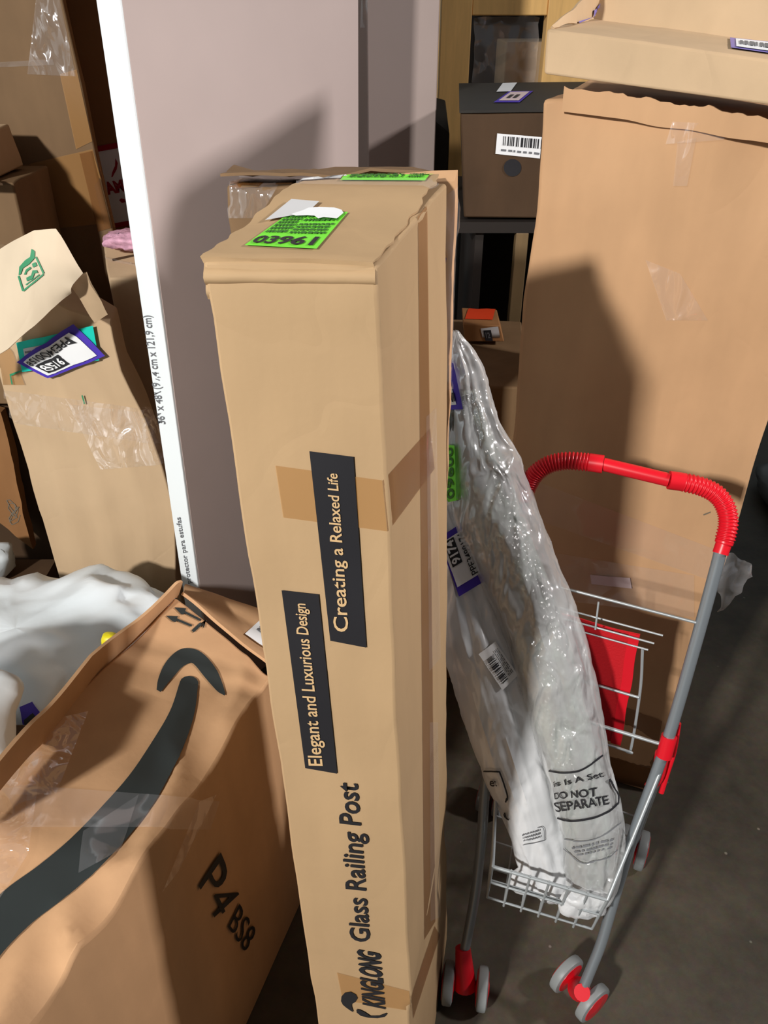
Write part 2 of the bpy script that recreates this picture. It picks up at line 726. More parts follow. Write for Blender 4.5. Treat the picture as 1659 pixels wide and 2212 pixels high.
def lump(center, ax, n=(36, 22), amp=0.03, freq=6.0, seed=0, flat=0.0, pw=0.75):
    """a crumpled soft pack: squashed super-ellipsoid with sharp folds"""
    vs, fs = [], []
    ce = V(center)

    def sgn(x, p):
        return math.copysign(abs(x) ** p, x)
    for j in range(n[1] + 1):
        ph = -math.pi / 2 + math.pi * j / n[1]
        for i in range(n[0]):
            th = 2 * math.pi * i / n[0]
            d = V((sgn(math.cos(ph), pw) * sgn(math.cos(th), pw) * ax[0], sgn(math.cos(ph), pw) * sgn(math.sin(th), pw) * ax[1], sgn(math.sin(ph), pw) * ax[2]))
            q = d * freq + V((seed * 7.3, seed, 0))
            vd, _ = noise.voronoi(q * 1.5)
            r = (vd[1] - vd[0]) * 0.7 - abs(noise.noise(q)) * 1.1 - abs(noise.noise(q * 2.3 + V((3, 1, 2)))) * 0.55
            p = ce + d * (1 + amp * 5 * r)
            p.z = max(p.z, ce.z - ax[2] * (1 - flat))
            vs.append(p)
    for j in range(n[1]):
        for i in range(n[0]):
            k = (i + 1) % n[0]
            fs.append([j * n[0] + i, j * n[0] + k, (j + 1) * n[0] + k, (j + 1) * n[0] + i])
    return vs, fs

# ================================================================== the setting
v, f = hexa(box(-3.0, 3.2, -3.2, 4.6, -0.05, 0.0), (1, 1, 1))
struct(obj('floor', v, f, 'floor'))
v, f = hexa(box(-3.0, 3.2, 4.4, 4.5, 0.0, 4.0), (1, 1, 1))
struct(obj('wall_back', v, f, 'wall'))
v, f = hexa(box(-3.1, -3.0, -3.2, 4.5, 0.0, 4.0), (1, 1, 1))
struct(obj('wall_left', v, f, 'wall'))
v, f = hexa([pY(1525, 14, 4.3), pY(1800, 70, 4.3), pY(1525, -14, 4.3), pY(1800, 22, 4.3),
             pY(1525, 14, 4.3) + V((0, .1, 0)), pY(1800, 70, 4.3) + V((0, .1, 0)), pY(1525, -14, 4.3) + V((0, .1, 0)), pY(1800, 22, 4.3) + V((0, .1, 0))], (1, 1, 1))
struct(obj('trim_1', v, f, 'pipe'))


def carton(name, corners, mat, label, cat='carton', n=(8, 8, 16), amp=0.003, freq=8, seed=0, deform=None, bevel=0.004, group=None):
    c = [V(x) for x in corners]
    base = (c[0] + c[1] + c[4] + c[5]) / 4
    t = thing(name, base, label, cat, group)
    m = hexa(c, n, amp, freq, seed, deform)
    obj('carton_body', m[0], m[1], mat, t, smooth=35, bevel=bevel)
    return t, m


# ================================================================== the tall railing-post carton in front
mc = [(-.08, .51, 0), (.054, .49, 0), pd(438, 562, .602), pd(812, 574, .590),
      (-.025, .83, 0), (.12, .811, 0), (-.086, .819, 1.342), (.0625, .8317, 1.346)]
mc = [V(x) for x in mc]


def main_def(u, v_, w_, p):
    # crushed upper front edge and a soft dent low on the right edge
    if w_ > 0.965 and v_ < 0.12:
        p = p + V((0, -0.004 * math.sin((w_ - 0.965) / 0.035 * math.pi), 0.0))
    if u > 0.99 and 0.2 < w_ < 0.3:
        p = p + V((-0.004 * math.sin((w_ - .2) / .1 * math.pi), 0, 0))
    return p


main, mm = carton('tall_carton', mc, 'kraft', 'tall narrow upright kraft carton printed Glass Railing Post standing in front', n=(10, 12, 60), amp=0.0022, freq=9, seed=2, deform=main_def, bevel=0.003)
ms = surf_of(mm)
# top flap, slightly proud and torn along both sides
top = [mc[6] + V((.004, .01, .006)), mc[7] + V((-.004, .012, .006)), mc[3] + V((-.0005, .0015, .0005)), mc[2] + V((.0005, .0015, .0005))]


def flapfn(u, v_):
    p = lerp(lerp(top[0], top[1], u), lerp(top[3], top[2], u), v_)
    if u < .01 or u > .99:
        p = p + V((noise.noise(p * 60) * .006, 0, noise.noise(p * 45) * .003))
    if v_ > .8:
        # folded down over the crushed front edge, with two pressed ridges
        s_ = (v_ - .8) / .2
        e = lerp(top[3], top[2], u)
        en = min(1.0, (1 - s_) * 3)
        p = V((e.x, e.y - .0035 * math.sin(min(1, s_ * 2.5) * math.pi / 2) * en + .0028 * en * math.sin(s_ * 13 + u * 1.5), e.z - .006 * s_ ** .5 - .024 * s_))
        p.y += .0018 * noise.noise(p * 30) * en
        return p
    return lerp(lerp(top[0], top[1], u), lerp(top[3], top[2], u), v_ / .8) + V((noise.noise(p * 60) * .006 if u < .01 or u > .99 else 0, 0, .0022 * math.sin(v_ * 9) + noise.noise(p * 12) * .003))


tf = sheet(flapfn, 24, 70, .0018)
obj('top_flap', tf[0], tf[1], 'kraft', main, smooth=60)
ts = surf_of(tf)
# loose panel with an open corrugated edge taped along the far side
sl = [V((-.05, .852, .787)), V((.0830, .842, .787)), V((-.082, .842, 1.338)), V((.0715, .850, 1.344)),
      V((-.05, .862, .787)), V((.0835, .853, .787)), V((-.08, .866, 1.340)), V((.0765, .872, 1.352))]
v, f = hexa(sl, (6, 2, 30), .0025, 14, 5)
obj('loose_panel', v, f, 'kraft2', main, smooth=35)
ps = surf_of((v, f))
# neon labels
q = [(622, 466), (752, 461), (684, 541), (529, 533)]
g = decal('address_label', ts, q, 'green', main, .0014)
text('lettering', ts, '03961', subq(q, .05, .93, .04, .24), 'black', g, .0022, bold=.03)
rows('fine_print', ts, subq(q, .06, .42, .32, .9), 'green_ink', g, .0022, 6, 3, .25)
rows('fine_print', ts, subq(q, .46, .96, .3, .62), 'green_ink', g, .0022, 4, 4, .35)
rows('fine_print', ts, subq(q, .46, .96, .66, .92), 'green_ink', g, .0022, 2, 8, .35)
decal('torn_label', ts, [(630, 436), (690, 441), (664, 466), (573, 482)], 'greypaper', main, .0026, (6, 6))
flat2d('torn_label', ts, [[(655, 462), (668, 456), (690, 455), (722, 456), (738, 461), (742, 468), (728, 480), (700, 477), (688, 480), (680, 474), (664, 473), (640, 474), (630, 470)]], 'white', main, .0032, 1)
q = [(752, 370), (938, 367), (918, 393), (735, 392)]
g = decal('address_label', ts, q, 'green', main, .0014)
rows('fine_print', ts, subq(q, .1, .74, .2, .85), 'green_ink', g, .0022, 4, 11, .2)
rows('fine_print', ts, subq(q, .8, .96, .2, .9), 'green_ink', g, .0022, 4, 12, .2)
decal('torn_label', ts, [(640, 372), (756, 366), (736, 388), (612, 386)], 'greypaper', main, .0018, (6, 4))
decal('clear_tape', ts, [(640, 390), (950, 392), (930, 408), (640, 404)], 'clear', main, .003, (20, 4))
# tape
decal('packing_tape', ms, [(595, 1005), (826, 1037), (837, 1147), (612, 1117)], 'tape', main, .0008, (14, 8))
decal('packing_tape', ms, [(827, 1037), (928, 925), (938, 1012), (838, 1147)], 'tape2', main, .0008, (10, 8))
decal('packing_tape', ms, [(728, 2100), (884, 2140), (888, 2183), (740, 2160)], 'tape', main, .0008, (10, 5))
decal('packing_tape', ms, [(888, 2150), (938, 2000), (950, 2020), (892, 2200)], 'tape2', main, .0008, (8, 5))
decal('packing_tape', ms, [(902, 470), (922, 445), (940, 1990), (916, 2030)], 'tape2', main, .0006, (3, 60))
decal('clear_tape', ms, [(918, 900), (940, 880), (950, 1420), (925, 1450)], 'clear', main, .0014, (4, 30))
decal('clear_tape', ms, [(926, 1560), (944, 1560), (950, 1980), (928, 1990)], 'clear', main, .0014, (4, 30))
decal('clear_tape', ps, [(962, 420), (990, 400), (974, 840), (958, 840)], 'wrap', main, .003, (4, 30))
decal('address_label', ps, [(951, 541), (964, 556), (962, 572), (950, 566)], 'purple', main, .003, (2, 2))
# printed panels
q1 = [(669, 973), (764, 985), (792, 1397), (714, 1382)]
p1 = decal('printed_panel', ms, q1, 'black', main, .0016, (8, 24))
text('lettering', ms, 'Creating a Relaxed Life', [(722, 1361), (707, 1018), (737, 1022), (764, 1362)], 'tan_ink', p1, .0026, bold=.012)
q2 = [(609, 1273), (689, 1282), (729, 1669), (660, 1657)]
p2 = decal('printed_panel', ms, q2, 'black', main, .0016, (8, 24))
text('lettering', ms, 'Elegant and Luxurious Design', [(668, 1650), (636, 1299), (669, 1302), (708, 1651)], 'tan_ink', p2, .0026, bold=.012)
text('printed_title', ms, 'Glass Railing Post', [(757, 2032), (725, 1688), (788, 1690), (814, 2032)], 'black', main, .0016, bold=.016, shear=.12)
text('printed_title', ms, 'KINGLONG', [(783, 2169), (770, 2048), (823, 2057), (834, 2178)], 'black', main, .0016, bold=.045, shear=.1)
# small emblem under the title: a curled drop over a curved band
flat2d('printed_emblem', ms, [[(737, 2160), (738, 2150), (745, 2142), (758, 2140), (769, 2146), (773, 2154), (768, 2162), (760, 2167), (760, 2172), (764, 2184), (758, 2181), (748, 2174), (741, 2168)],
                              [(770, 2178), (778, 2179), (788, 2184), (800, 2192), (818, 2192), (834, 2186), (837, 2188), (832, 2194), (816, 2197), (796, 2196), (780, 2192), (771, 2185)]], 'black', main, .0016, 2)

# ================================================================== the leaning shrink-wrapped carton behind it
c = [(-.226, 1.2, 0), (.08, 1.2, 0), (-.226, 1.2, 1.276), (.08, 1.2, 1.276), (-.226, 1.32, 0), (.08, 1.32, 0), (-.226, 1.32, 1.262), (.08, 1.32, 1.262)]
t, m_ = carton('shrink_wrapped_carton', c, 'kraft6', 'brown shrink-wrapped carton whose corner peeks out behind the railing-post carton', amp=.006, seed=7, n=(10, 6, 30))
s = surf_of(m_)
decal('stretch_wrap', s, [(472, 385), (610, 385), (560, 470), (488, 470)], 'wrap', t, .004, (12, 8))
decal('clear_tape', s, [(474, 390), (640, 384), (630, 400), (476, 408)], 'tape2', t, .002, (8, 3))
fl = sheet(quad_fn([(-.226, 1.31, 1.274), (.07, 1.31, 1.274), (.07, 1.194, 1.287), (-.230, 1.194, 1.288)], .010, 24, 3), 10, 5, .004)
obj('flap', fl[0], fl[1], 'kraft6', t, smooth=40)

# ================================================================== tall white-edged board packs behind
th = math.radians(50)
du, dn = V((math.cos(th), math.sin(th), 0)), V((-math.sin(th), math.cos(th), 0))
eb, et = V((-.431, 1.40, 0)), V((-.400, 1.455, 1.95))
Lw, Tk = .552, .062
bt = thing('stove_board', eb, 'tall pinkish board with a bright white front edge leaning upright at left of centre', 'board')
cb = [eb + dn * Tk, eb, et + dn * Tk, et, eb + dn * Tk + du * Lw, eb + du * Lw, et + dn * Tk + du * Lw, et + du * Lw]
v, f = hexa([x + du * .004 for x in cb], (2, 8, 12), 0.0015, 3, 4)
obj('board_face', v, f, 'pink', bt, smooth=35, bevel=.002)
v, f = hexa([eb + dn * Tk, eb, et + dn * Tk, et, eb + dn * Tk + du * .006, eb + du * .006, et + dn * Tk + du * .006, et + du * .006], (3, 1, 30))
ed = obj('edge_band', v, f, 'strip', bt, smooth=35, bevel=.0015)
ed['label'] = 'white printed edge band'
es = surf_of((v, f))
text('lettering', es, '36" x 48" (91,4 cm x 121,9 cm)', [(340, 916), (308, 681), (332, 681), (364, 916)], 'greyink', ed, .0012, bold=.015)
text('lettering', es, 'protector para estufas', [(404, 1262), (380, 1118), (394, 1116), (417, 1258)], 'greyink', ed, .0012, bold=.015)

# second pack beyond the joint
e2 = V((-.040, 2.06, 0))
d2 = V((math.cos(.32), math.sin(.32), 0))
n2 = V((-math.sin(.32), math.cos(.32), 0))
ht = V((0.0, .03, 1.98))
c2 = [e2, e2 + d2 * .178, e2 + ht, e2 + ht + d2 * .178]
c2 += [x + n2 * .12 for x in c2]
t, m_ = carton('board_carton', c2, 'pink2', 'grey-pink upright carton beyond the white-edged board, left of the wooden crate', amp=.001, n=(4, 4, 10))
decal('clear_tape', surf_of(m_), [(782, 0), (796, 0), (790, 60), (780, 60)], 'clear', t, .002, (3, 6))

# ================================================================== cartons at the upper left
c = [pY(-420, 700, 1.95), (-.63, 1.95, 0), (-1.5, 1.95, 2.0), (-.683, 1.95, 2.0)]
c = [V((-1.5, 1.95, 0)), V((-.615, 1.95, 0)), V((-1.5, 1.97, 2.0)), V((-.690, 1.97, 2.0))]
c += [x + V((-.01, .05, 0)) for x in c]
jt, jm = carton('taped_carton', c, 'kraft6', 'large dim brown carton with overlapping tape seams at upper left', amp=.004, n=(14, 4, 30), seed=11)
js = surf_of(jm)
decal('stretch_wrap', js, [(80, -10), (128, -10), (165, 165), (60, 160)], 'wrap', jt, .003, (12, 12))
decal('packing_tape', js, [(130, 160), (166, 150), (200, 305), (165, 322)], 'tape', jt, .002, (5, 10))
decal('packing_tape', js, [(30, 362), (200, 322), (245, 480), (60, 500)], 'tape', jt, .0012, (10, 8))
decal('packing_tape', js, [(172, 332), (206, 324), (248, 490), (212, 500)], 'tape2', jt, .002, (5, 10))
decal('clear_tape', js, [(-20, 135), (115, 128), (118, 140), (-20, 146)], 'clear', jt, .0035, (8, 2))

c = [V((-.80, 2.12, 0)), V((-.28, 2.09, 0)), V((-.80, 2.12, 1.72)), V((-.28, 2.09, 1.72))]
c += [x + V((0, .3, 0)) for x in c]
kt, km = carton('orange_brown_carton', c, 'kraft5', 'orange-brown carton with a red and white sticker behind the white board edge', amp=.002, seed=12)
ks = surf_of(km)
q = [(196, 318), (262, 306), (305, 482), (238, 494)]
g = decal('sticker', ks, q, 'white', kt, .0012)
decal('red_band', ks, [(196, 318), (262, 306), (265, 318), (199, 330)], 'redprint', g, .002, (4, 2))
decal('red_band', ks, [(236, 484), (302, 472), (305, 482), (238, 494)], 'redprint', g, .002, (4, 2))
flat2d('printed_slash', ks, [[(250, 341), (255, 352), (253, 365), (244, 382), (241, 382), (243, 372), (249, 358)]], 'redprint', g, .0022, 1)
text('lettering', ks, 'AMU', [(222, 394), (280, 384), (290, 410), (234, 421)], 'redprint', g, .0022, bold=.05)
flat2d('printed_dot', ks, [[(258, 432), (262, 428), (270, 430), (272, 436), (264, 438)]], 'redprint', g, .0022, 0)

c = [V((-1.3, 1.74, .68)), V((-.765, 1.72, .68)), V((-1.3, 1.74, 1.185)), V((-.762, 1.72, 1.18))]
c += [x + V((0, .20, 0)) for x in c]
t, m_ = carton('plain_carton', c, 'kraft6', 'plain brown carton cut by the left frame edge, below a small open box', amp=.004, seed=13)
c = [V((-1.2, 1.715, 1.190)), V((-.800, 1.705, 1.186)), V((-1.2, 1.715, 1.285)), V((-.812, 1.705, 1.270))]
c += [x + V((0, .18, 0)) for x in c]
t, m_ = carton('small_open_box', c, 'kraft3', 'small box with an opened tan edge at the far left, on the plain brown carton', 'box', amp=.003, seed=14, n=(6, 4, 4))
fl = sheet(quad_fn([(-1.0, 1.70, 1.198), (-.795, 1.697, 1.196), (-.755, 1.66, 1.190), (-1.0, 1.66, 1.185)], .004), 6, 3, .004)
obj('flap', fl[0], fl[1], 'kraft_dark', t, smooth=40)

# grey-tan carton with pink paper on it
c = [V((-.612, 1.735, 0)), V((-.29, 1.735, 0)), V((-.612, 1.745, .975)), V((-.29, 1.745, .985)),
     V((-.62, 1.90, 0)), V((-.29, 1.90, 0)), V((-.66, 1.90, 1.035)), V((-.29, 1.90, 1.035))]
it, im = carton('mid_carton', c, 'kraft4', 'grey-tan carton behind the white edge band with pink shredded paper on top', amp=.003, seed=15)
it.name = 'grey_tan_carton'
isf = surf_of(im)
decal('clear_tape', isf, [(170, 530), (220, 535), (230, 565), (180, 560)], 'wrap', it, .002, (6, 6))
decal('crease', isf, [(242, 560), (300, 548), (300, 552), (244, 565)], 'kraft_dark', it, .0012, (5, 1))
v, f = lump((-.51, 1.825, 1.042), (.13, .055, .022), (40, 20), .06, 30, 3)
pk = obj('shredded_paper', v, f, 'pinefill', None, smooth=180, loc=(-.50, 1.825, 1.0))
tag(pk, 'heap of pink shredded paper lying on the grey-tan carton', 'packing paper')

# ================================================================== the slanted carton with the green print
TL, TR = pY(-75, 560, 1.56), pY(238, 700, 1.50)
BL, BR = pY(137, 1290, 1.50), pY(402, 1330, 1.475)


def down(a, b):
    return a + (b - a) * (a.z / (a.z - b.z))


bl0, br0 = down(TL, BL), down(TR, BR)
MID = pY(345, 900, 1.485)
c = [bl0, br0, TL, TR, bl0 + V((.02, .13, 0)), br0 + V((-.02, .10, 0)), TL + V((.02, .13, .0)), TR + V((-.02, .11, 0))]


def rs_def(u, v_, w_, p):
    # bulged right edge and long vertical creases in the face
    zz = p.z
    p = p + V((.035 * max(0, math.sin(min(1, max(0, (w_ - .35) / .55)) * math.pi)) * u, 0, 0))
    if v_ < .01:
        p.y += -.010 * math.sin(u * math.pi) + .006 * abs(math.sin(u * 11 + w_ * 1.5))
    return p


rt, rm = carton('creased_carton', c, 'kraft3', 'slanted creased tan carton with green printed flap and stacked labels, taped across the middle', amp=.005, freq=7, seed=21, n=(26, 6, 40), deform=rs_def)
rs = surf_of(rm)
# front flap folded over the top, green printed
F = [pY(-30, 560, 1.47), pY(40, 520, 1.455), pY(78, 500, 1.45), pY(120, 497, 1.45), pY(178, 590, 1.44)]
G = [pY(-60, 800, 1.43), pY(20, 752, 1.41), pY(70, 706, 1.405), pY(110, 665, 1.41), pY(150, 628, 1.42)]


def rowfn(P, u):
    x = u * (len(P) - 1)
    i = min(int(x), len(P) - 2)
    return lerp(P[i], P[i + 1], x - i)


def ff(u, v_):
    p = lerp(rowfn(F, u), rowfn(G, u), v_)
    return p + V((0, -.012 * math.sin(v_ * math.pi), 0)) + noise.noise_vector(p * 12) * .003


fl = sheet(ff, 28, 18, .005)
fo = obj('front_flap', fl[0], fl[1], 'pale_paper', rt, smooth=50)
fs_ = surf_of(fl)
q = [(34, 578), (76, 546), (98, 592), (50, 632)]
F1 = homog(q)
flat2d('printed_emblem', fs_, [
    [(.05, .62), (.18, .9), (.5, .98), (.75, .96), (.95, 1.25), (1.03, 1.05), (.9, .8), (.6, .72), (.3, .75), (.15, .6)],
    [(0, .05), (.07, 0), (.07, .6), (0, .6)], [(.93, .05), (1, .05), (1, .8), (.93, .8)],
    [(.05, 0), (.95, 0), (.95, .06), (.05, .06)],
    [(.25, .5), (.4, .62), (.6, .6), (.6, .52), (.4, .52), (.34, .45)],
    [(.28, .22), (.5, .16), (.66, .28), (.78, .2), (.78, .32), (.62, .42), (.5, .3), (.3, .34)],
    [(.68, .5), (.86, .46), (.86, .62), (.7, .66)], [(.2, .12), (.8, .1), (.8, .14), (.2, .16)]], 'logo_green', fo, .002, 1, F1)
# torn side tuck
tq = [pY(146, 606, 1.45), pY(186, 588, 1.45), pY(232, 676, 1.455), pY(205, 694, 1.44)]
fl = sheet(lambda u, v_: quad_fn(tq, .006, 30, 3)(u, v_), 8, 10, .006)
obj('torn_tuck_flap', fl[0], fl[1], 'kraft4', rt, smooth=40)
# labels on the face
q = [(40, 738), (205, 700), (218, 775), (52, 800)]
g = decal('teal_label', rs, q, 'teal', rt, .010, (8, 6))
decal('label_paper', rs, subq(q, .1, .9, .1, .75), 'greypaper', g, .0112, (6, 4))
rows('fine_print', rs, subq(q, .12, .5, .3, .68), 'greyink', g, .0122, 3, 5)
q = [(162, 696), (234, 764), (112, 812), (42, 779)]
q = [(42, 779), (162, 696), (234, 764), (112, 812)]
g = decal('purple_label', rs, q, 'purple', rt, .013, (8, 6))
decal('label_paper', rs, subq(q, .1, .93, .12, .9), 'white', g, .0156, (8, 6))
text('lettering', rs, 'PPE3400158', [subq(q, .14, .88, .66, .86)[i] for i in (2, 3, 0, 1)], 'black', g, .0176, bold=.01)
decal('number_panel', rs, subq(q, .18, .6, .20, .62), 'black', g, .0170, (6, 6))
text('lettering', rs, '9158', [subq(q, .22, .57, .27, .55)[i] for i in (2, 3, 0, 1)], 'white', g, .0186, bold=.02)
# tape over the face
decal('clear_tape', rs, [(-10, 838), (350, 885), (362, 962), (-10, 905)], 'wrap', rt, .006, (30, 12))
decal('clear_tape', rs, [(150, 870), (345, 890), (350, 1000), (220, 1010)], 'wrap', rt, .009, (20, 12))
decal('packing_tape', rs, [(-20, 700), (30, 760), (55, 830), (-20, 830)], 'tape', rt, .004, (6, 6))
flat2d('printed_mark', rs, [[(25, 806), (50, 797), (50, 800), (28, 810), (32, 828), (29, 828)]], 'logo_green', rt, .006, 1)
flat2d('printed_mark', rs, [[(178, 852), (181, 851), (186, 870), (183, 871)]], 'logo_green', rt, .006, 1)

# ================================================================== lower left corner heap
c = [pY(-40, 1100, 1.72), pY(70, 1186, 1.72), pY(-60, 880, 1.745), pY(2, 890, 1.745)]
c += [x + V((0, .03, 0)) for x in c]
t = thing('scribbled_board', (c[0] + c[1]) / 2, 'narrow tan board with pen scribbles at the left edge beside the slanted carton', 'board')
m_ = hexa(c, (6, 2, 14), .004, 20, 3, keep_floor=False)
obj('board_face', m_[0], m_[1], 'kraft5', t, smooth=35)
s = surf_of(m_)
sc = []
for k in range(24):
    a = k * .9
    sc.append((24 + 11 * math.sin(a * 1.3) + k * .4, 1092 + 18 * math.cos(a) + k * 1.1))
polys = []
for a, b in zip(sc[:-1], sc[1:]):
    nx_, ny_ = -(b[1] - a[1]), (b[0] - a[0])
    l = math.hypot(nx_, ny_) or 1
    nx_, ny_ = nx_ / l * .9, ny_ / l * .9
    polys.append([(a[0] - nx_, a[1] - ny_), (b[0] - nx_, b[1] - ny_), (b[0] + nx_, b[1] + ny_), (a[0] + nx_, a[1] + ny_)])
flat2d('pen_scribble', s, polys, 'ink2', t, .0015, 0)
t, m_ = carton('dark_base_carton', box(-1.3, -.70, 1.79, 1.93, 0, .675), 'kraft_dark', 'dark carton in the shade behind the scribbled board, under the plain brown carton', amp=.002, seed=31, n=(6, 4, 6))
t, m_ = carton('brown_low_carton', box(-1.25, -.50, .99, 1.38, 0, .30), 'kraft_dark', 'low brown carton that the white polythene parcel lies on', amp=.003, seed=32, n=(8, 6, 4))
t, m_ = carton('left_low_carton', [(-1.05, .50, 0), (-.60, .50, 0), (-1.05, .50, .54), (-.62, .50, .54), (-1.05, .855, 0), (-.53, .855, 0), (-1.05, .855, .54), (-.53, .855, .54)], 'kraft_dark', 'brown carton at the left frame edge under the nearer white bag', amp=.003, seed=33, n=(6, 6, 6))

# white polythene parcels
v, f = lump((-.70, 1.13, .41), (.30, .25, .10), (110, 60), .050, 4.6, 4, flat=0, pw=.66)
m1 = (v, f)
b1 = obj('polythene_parcel', v, f, 'bag', None, smooth=180, loc=(-.70, 1.13, .30))
tag(b1, 'large crumpled white polythene parcel behind the opened brown carton flap', 'parcel')
v, f = lump((-.700, .765, .63), (.175, .15, .085), (90, 50), .045, 6.0, 9, flat=0, pw=.70)
b2 = obj('polythene_parcel', v, f, 'bag', None, smooth=180, loc=(-.700, .765, .545))
tag(b2, 'nearer white polythene parcel at the left frame edge, tip over the arrow carton', 'parcel')
v, f = lump((-.99, 1.72 - .17, .345), (.085, .06, .045), (24, 14), .05, 14, 5)
b3 = obj('polythene_parcel', v, f, 'bag', None, smooth=180, loc=(-.99, 1.55, .30))
tag(b3, 'small pale parcel at the left edge below the scribbled board', 'parcel')
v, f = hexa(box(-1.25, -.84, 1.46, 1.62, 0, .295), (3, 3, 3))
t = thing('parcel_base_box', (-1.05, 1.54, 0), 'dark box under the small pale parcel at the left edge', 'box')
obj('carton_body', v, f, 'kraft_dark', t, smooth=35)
s1 = surf_of(lump((-.70, 1.13, .41), (.30, .25, .10), (110, 60), .050, 4.6, 4, flat=0, pw=.66))
q = [(46, 1545), (70, 1520), (100, 1570), (68, 1605)]
g = decal('purple_label', s1, [(44, 1530), (72, 1518), (104, 1570), (66, 1612)], 'purple', b1, .004, (4, 4))
decal('number_panel', s1, [(56, 1556), (74, 1543), (98, 1572), (68, 1598)], 'black', g, .006, (3, 3))
text('lettering', s1, '9S', [(64, 1574), (80, 1560), (88, 1578), (72, 1592)], 'white', g, .007, bold=.02)
yc = pd(240, 1388, 1.33)
v, f = lump(yc, (.016, .014, .020), (20, 12), .03, 14, 2)
yb = obj('yellow_wrapper', v, f, 'yellow', None, smooth=180, loc=yc)
tag(yb, 'scrap of yellow wrapper between the white parcel and the carton flap', 'wrapper')

# ================================================================== the carton with the printed curved arrow
A, B = pd(380, 1291, 1.313), pd(588, 1462, 1.222)
ux = V((.300, .945, -.120))
A2 = A - ux * .76
B2 = pd(-345, 2765, .585)
c = [V((A2.x - .02, A2.y, 0)), V((B2.x, B2.y, 0)), A2, B2, V((A.x - .01, A.y, 0)), V((B.x + .01, B.y, 0)), A, B]


def am_def(u, v_, w_, p):
    if w_ > .99:
        p.z += -.012 * math.sin(u * math.pi) * math.sin(v_ * math.pi)
        if u > .8:
            p.z -= (u - .8) * .05 * (1 - v_ * .6)
        if u > .62:
            p.z += (.5 - abs(noise.noise(V((p.x * 16, p.y * 9, 3.3)))) * 2.4) * .016 * (u - .62) / .38
    return p


at, am = carton('arrow_carton', c, 'kraft2', 'large opened brown carton with a big curved dark arrow at lower left', amp=.0045, freq=8, seed=41, n=(36, 64, 24), deform=am_def, bevel=.006)
as_ = surf_of(am)
# curved arrow: shaft and head
cen = [(-60, 2068), (-20, 2020), (40, 1960), (110, 1908), (180, 1848), (250, 1775), (310, 1700), (360, 1615), (392, 1545), (408, 1478)]
wid = [47, 46, 46, 45, 44, 43, 39, 33, 26, 20]
path = []
P = smoothpath([V((x, y, 0)) for x, y in cen], 6)
Wd = smoothpath([V((x, 0, 0)) for x in wid], 6)
Lp, Rp = [], []
for i, p in enumerate(P):
    tdir = (P[min(i + 1, len(P) - 1)] - P[max(i - 1, 0)]).normalized()
    nrm = V((-tdir.y, tdir.x, 0))
    Lp.append(p + nrm * Wd[i].x)
    Rp.append(p - nrm * Wd[i].x)
vs = []
for l, r in zip(Lp, Rp):
    for k in range(5):
        vs.append(lerp(l, r, k / 4))
fs = []
for i in range(len(Lp) - 1):
    for k in range(4):
        fs.append([i * 5 + k, i * 5 + k + 1, (i + 1) * 5 + k + 1, (i + 1) * 5 + k])
tip = [P[-1] + V((20.5 * math.cos(a), -16 * math.sin(a), 0)) for a in [-.25 + i * (math.pi + .5) / 8 for i in range(9)]]
b0 = len(vs)
vs += [V(x) for x in tip] + [P[-1]]
for k in range(8):
    fs.append([b0 + k, b0 + k + 1, b0 + 9])
lay('printed_arrow', vs, fs, as_, 'dkgrey', at, .0022, 1, None)
hl = [(338, 1492), (341, 1470), (352, 1442), (368, 1420), (388, 1405), (408, 1402), (430, 1408), (450, 1425), (468, 1450), (480, 1478), (487, 1500)]
hr = [(347, 1497), (362, 1478), (376, 1462), (392, 1444), (405, 1436), (414, 1434), (424, 1442), (440, 1462), (455, 1480), (470, 1496), (486, 1505)]
H1, H2 = smoothpath([V((x, y, 0)) for x, y in hl], 4), smoothpath([V((x, y, 0)) for x, y in hr], 4)
vs, fs = [], []
for l, r in zip(H1, H2):
    for k in range(4):
        vs.append(lerp(l, r, k / 3))
for i in range(len(H1) - 1):
    for k in range(3):
        fs.append([i * 4 + k, i * 4 + k + 1, (i + 1) * 4 + k + 1, (i + 1) * 4 + k])
lay('printed_arrowhead', vs, fs, as_, 'dkgrey', at, .0022, 1, None)
# handling arrows


def pxline(a, b, wd):
    d = V((b[0] - a[0], b[1] - a[1]))
    nrm = V((-d.y, d.x)).normalized() * wd / 2
    return [(a[0] - nrm.x, a[1] - nrm.y), (b[0] - nrm.x, b[1] - nrm.y), (b[0] + nrm.x, b[1] + nrm.y), (a[0] + nrm.x, a[1] + nrm.y)]


flat2d('handling_mark', as_, [[(376, 1314), (402, 1316), (396, 1330), (390, 1328)], pxline((394, 1322), (434, 1342), 5),
                              [(358, 1332), (384, 1333), (379, 1346), (372, 1344)], pxline((376, 1338), (414, 1354), 5),
                              pxline((444, 1340), (416, 1366), 7)], 'dkgrey', at, .0022, 2)
text('pen_number', as_, 'P4', [(474, 1838), (516, 1938), (462, 1986), (425, 1912)], 'black', at, .003, bold=0.0)
text('pen_number', as_, 'BS8', [(514, 1950), (552, 2010), (526, 2058), (488, 2002)], 'black', at, .003)
# open flaps: inner faces in view
fo_ = [pd(395, 1257, 1.303), pd(378, 1267, 1.292), pd(300, 1338, 1.213), pd(200, 1420, 1.100), pd(110, 1522, 1.000), pd(60, 1580, .935), pd(-60, 1710, .84)]
fi_ = [pd(384, 1293, 1.322), pd(376, 1296, 1.31), pd(300, 1375, 1.235), pd(200, 1478, 1.125), pd(105, 1590, 1.03), pd(55, 1648, .965), pd(-80, 1800, .87)]


def af(u, v_):
    return lerp(rowfn(fo_, u), rowfn(fi_, u), v_) + V((0, 0, .003 * math.sin(u * 17)))


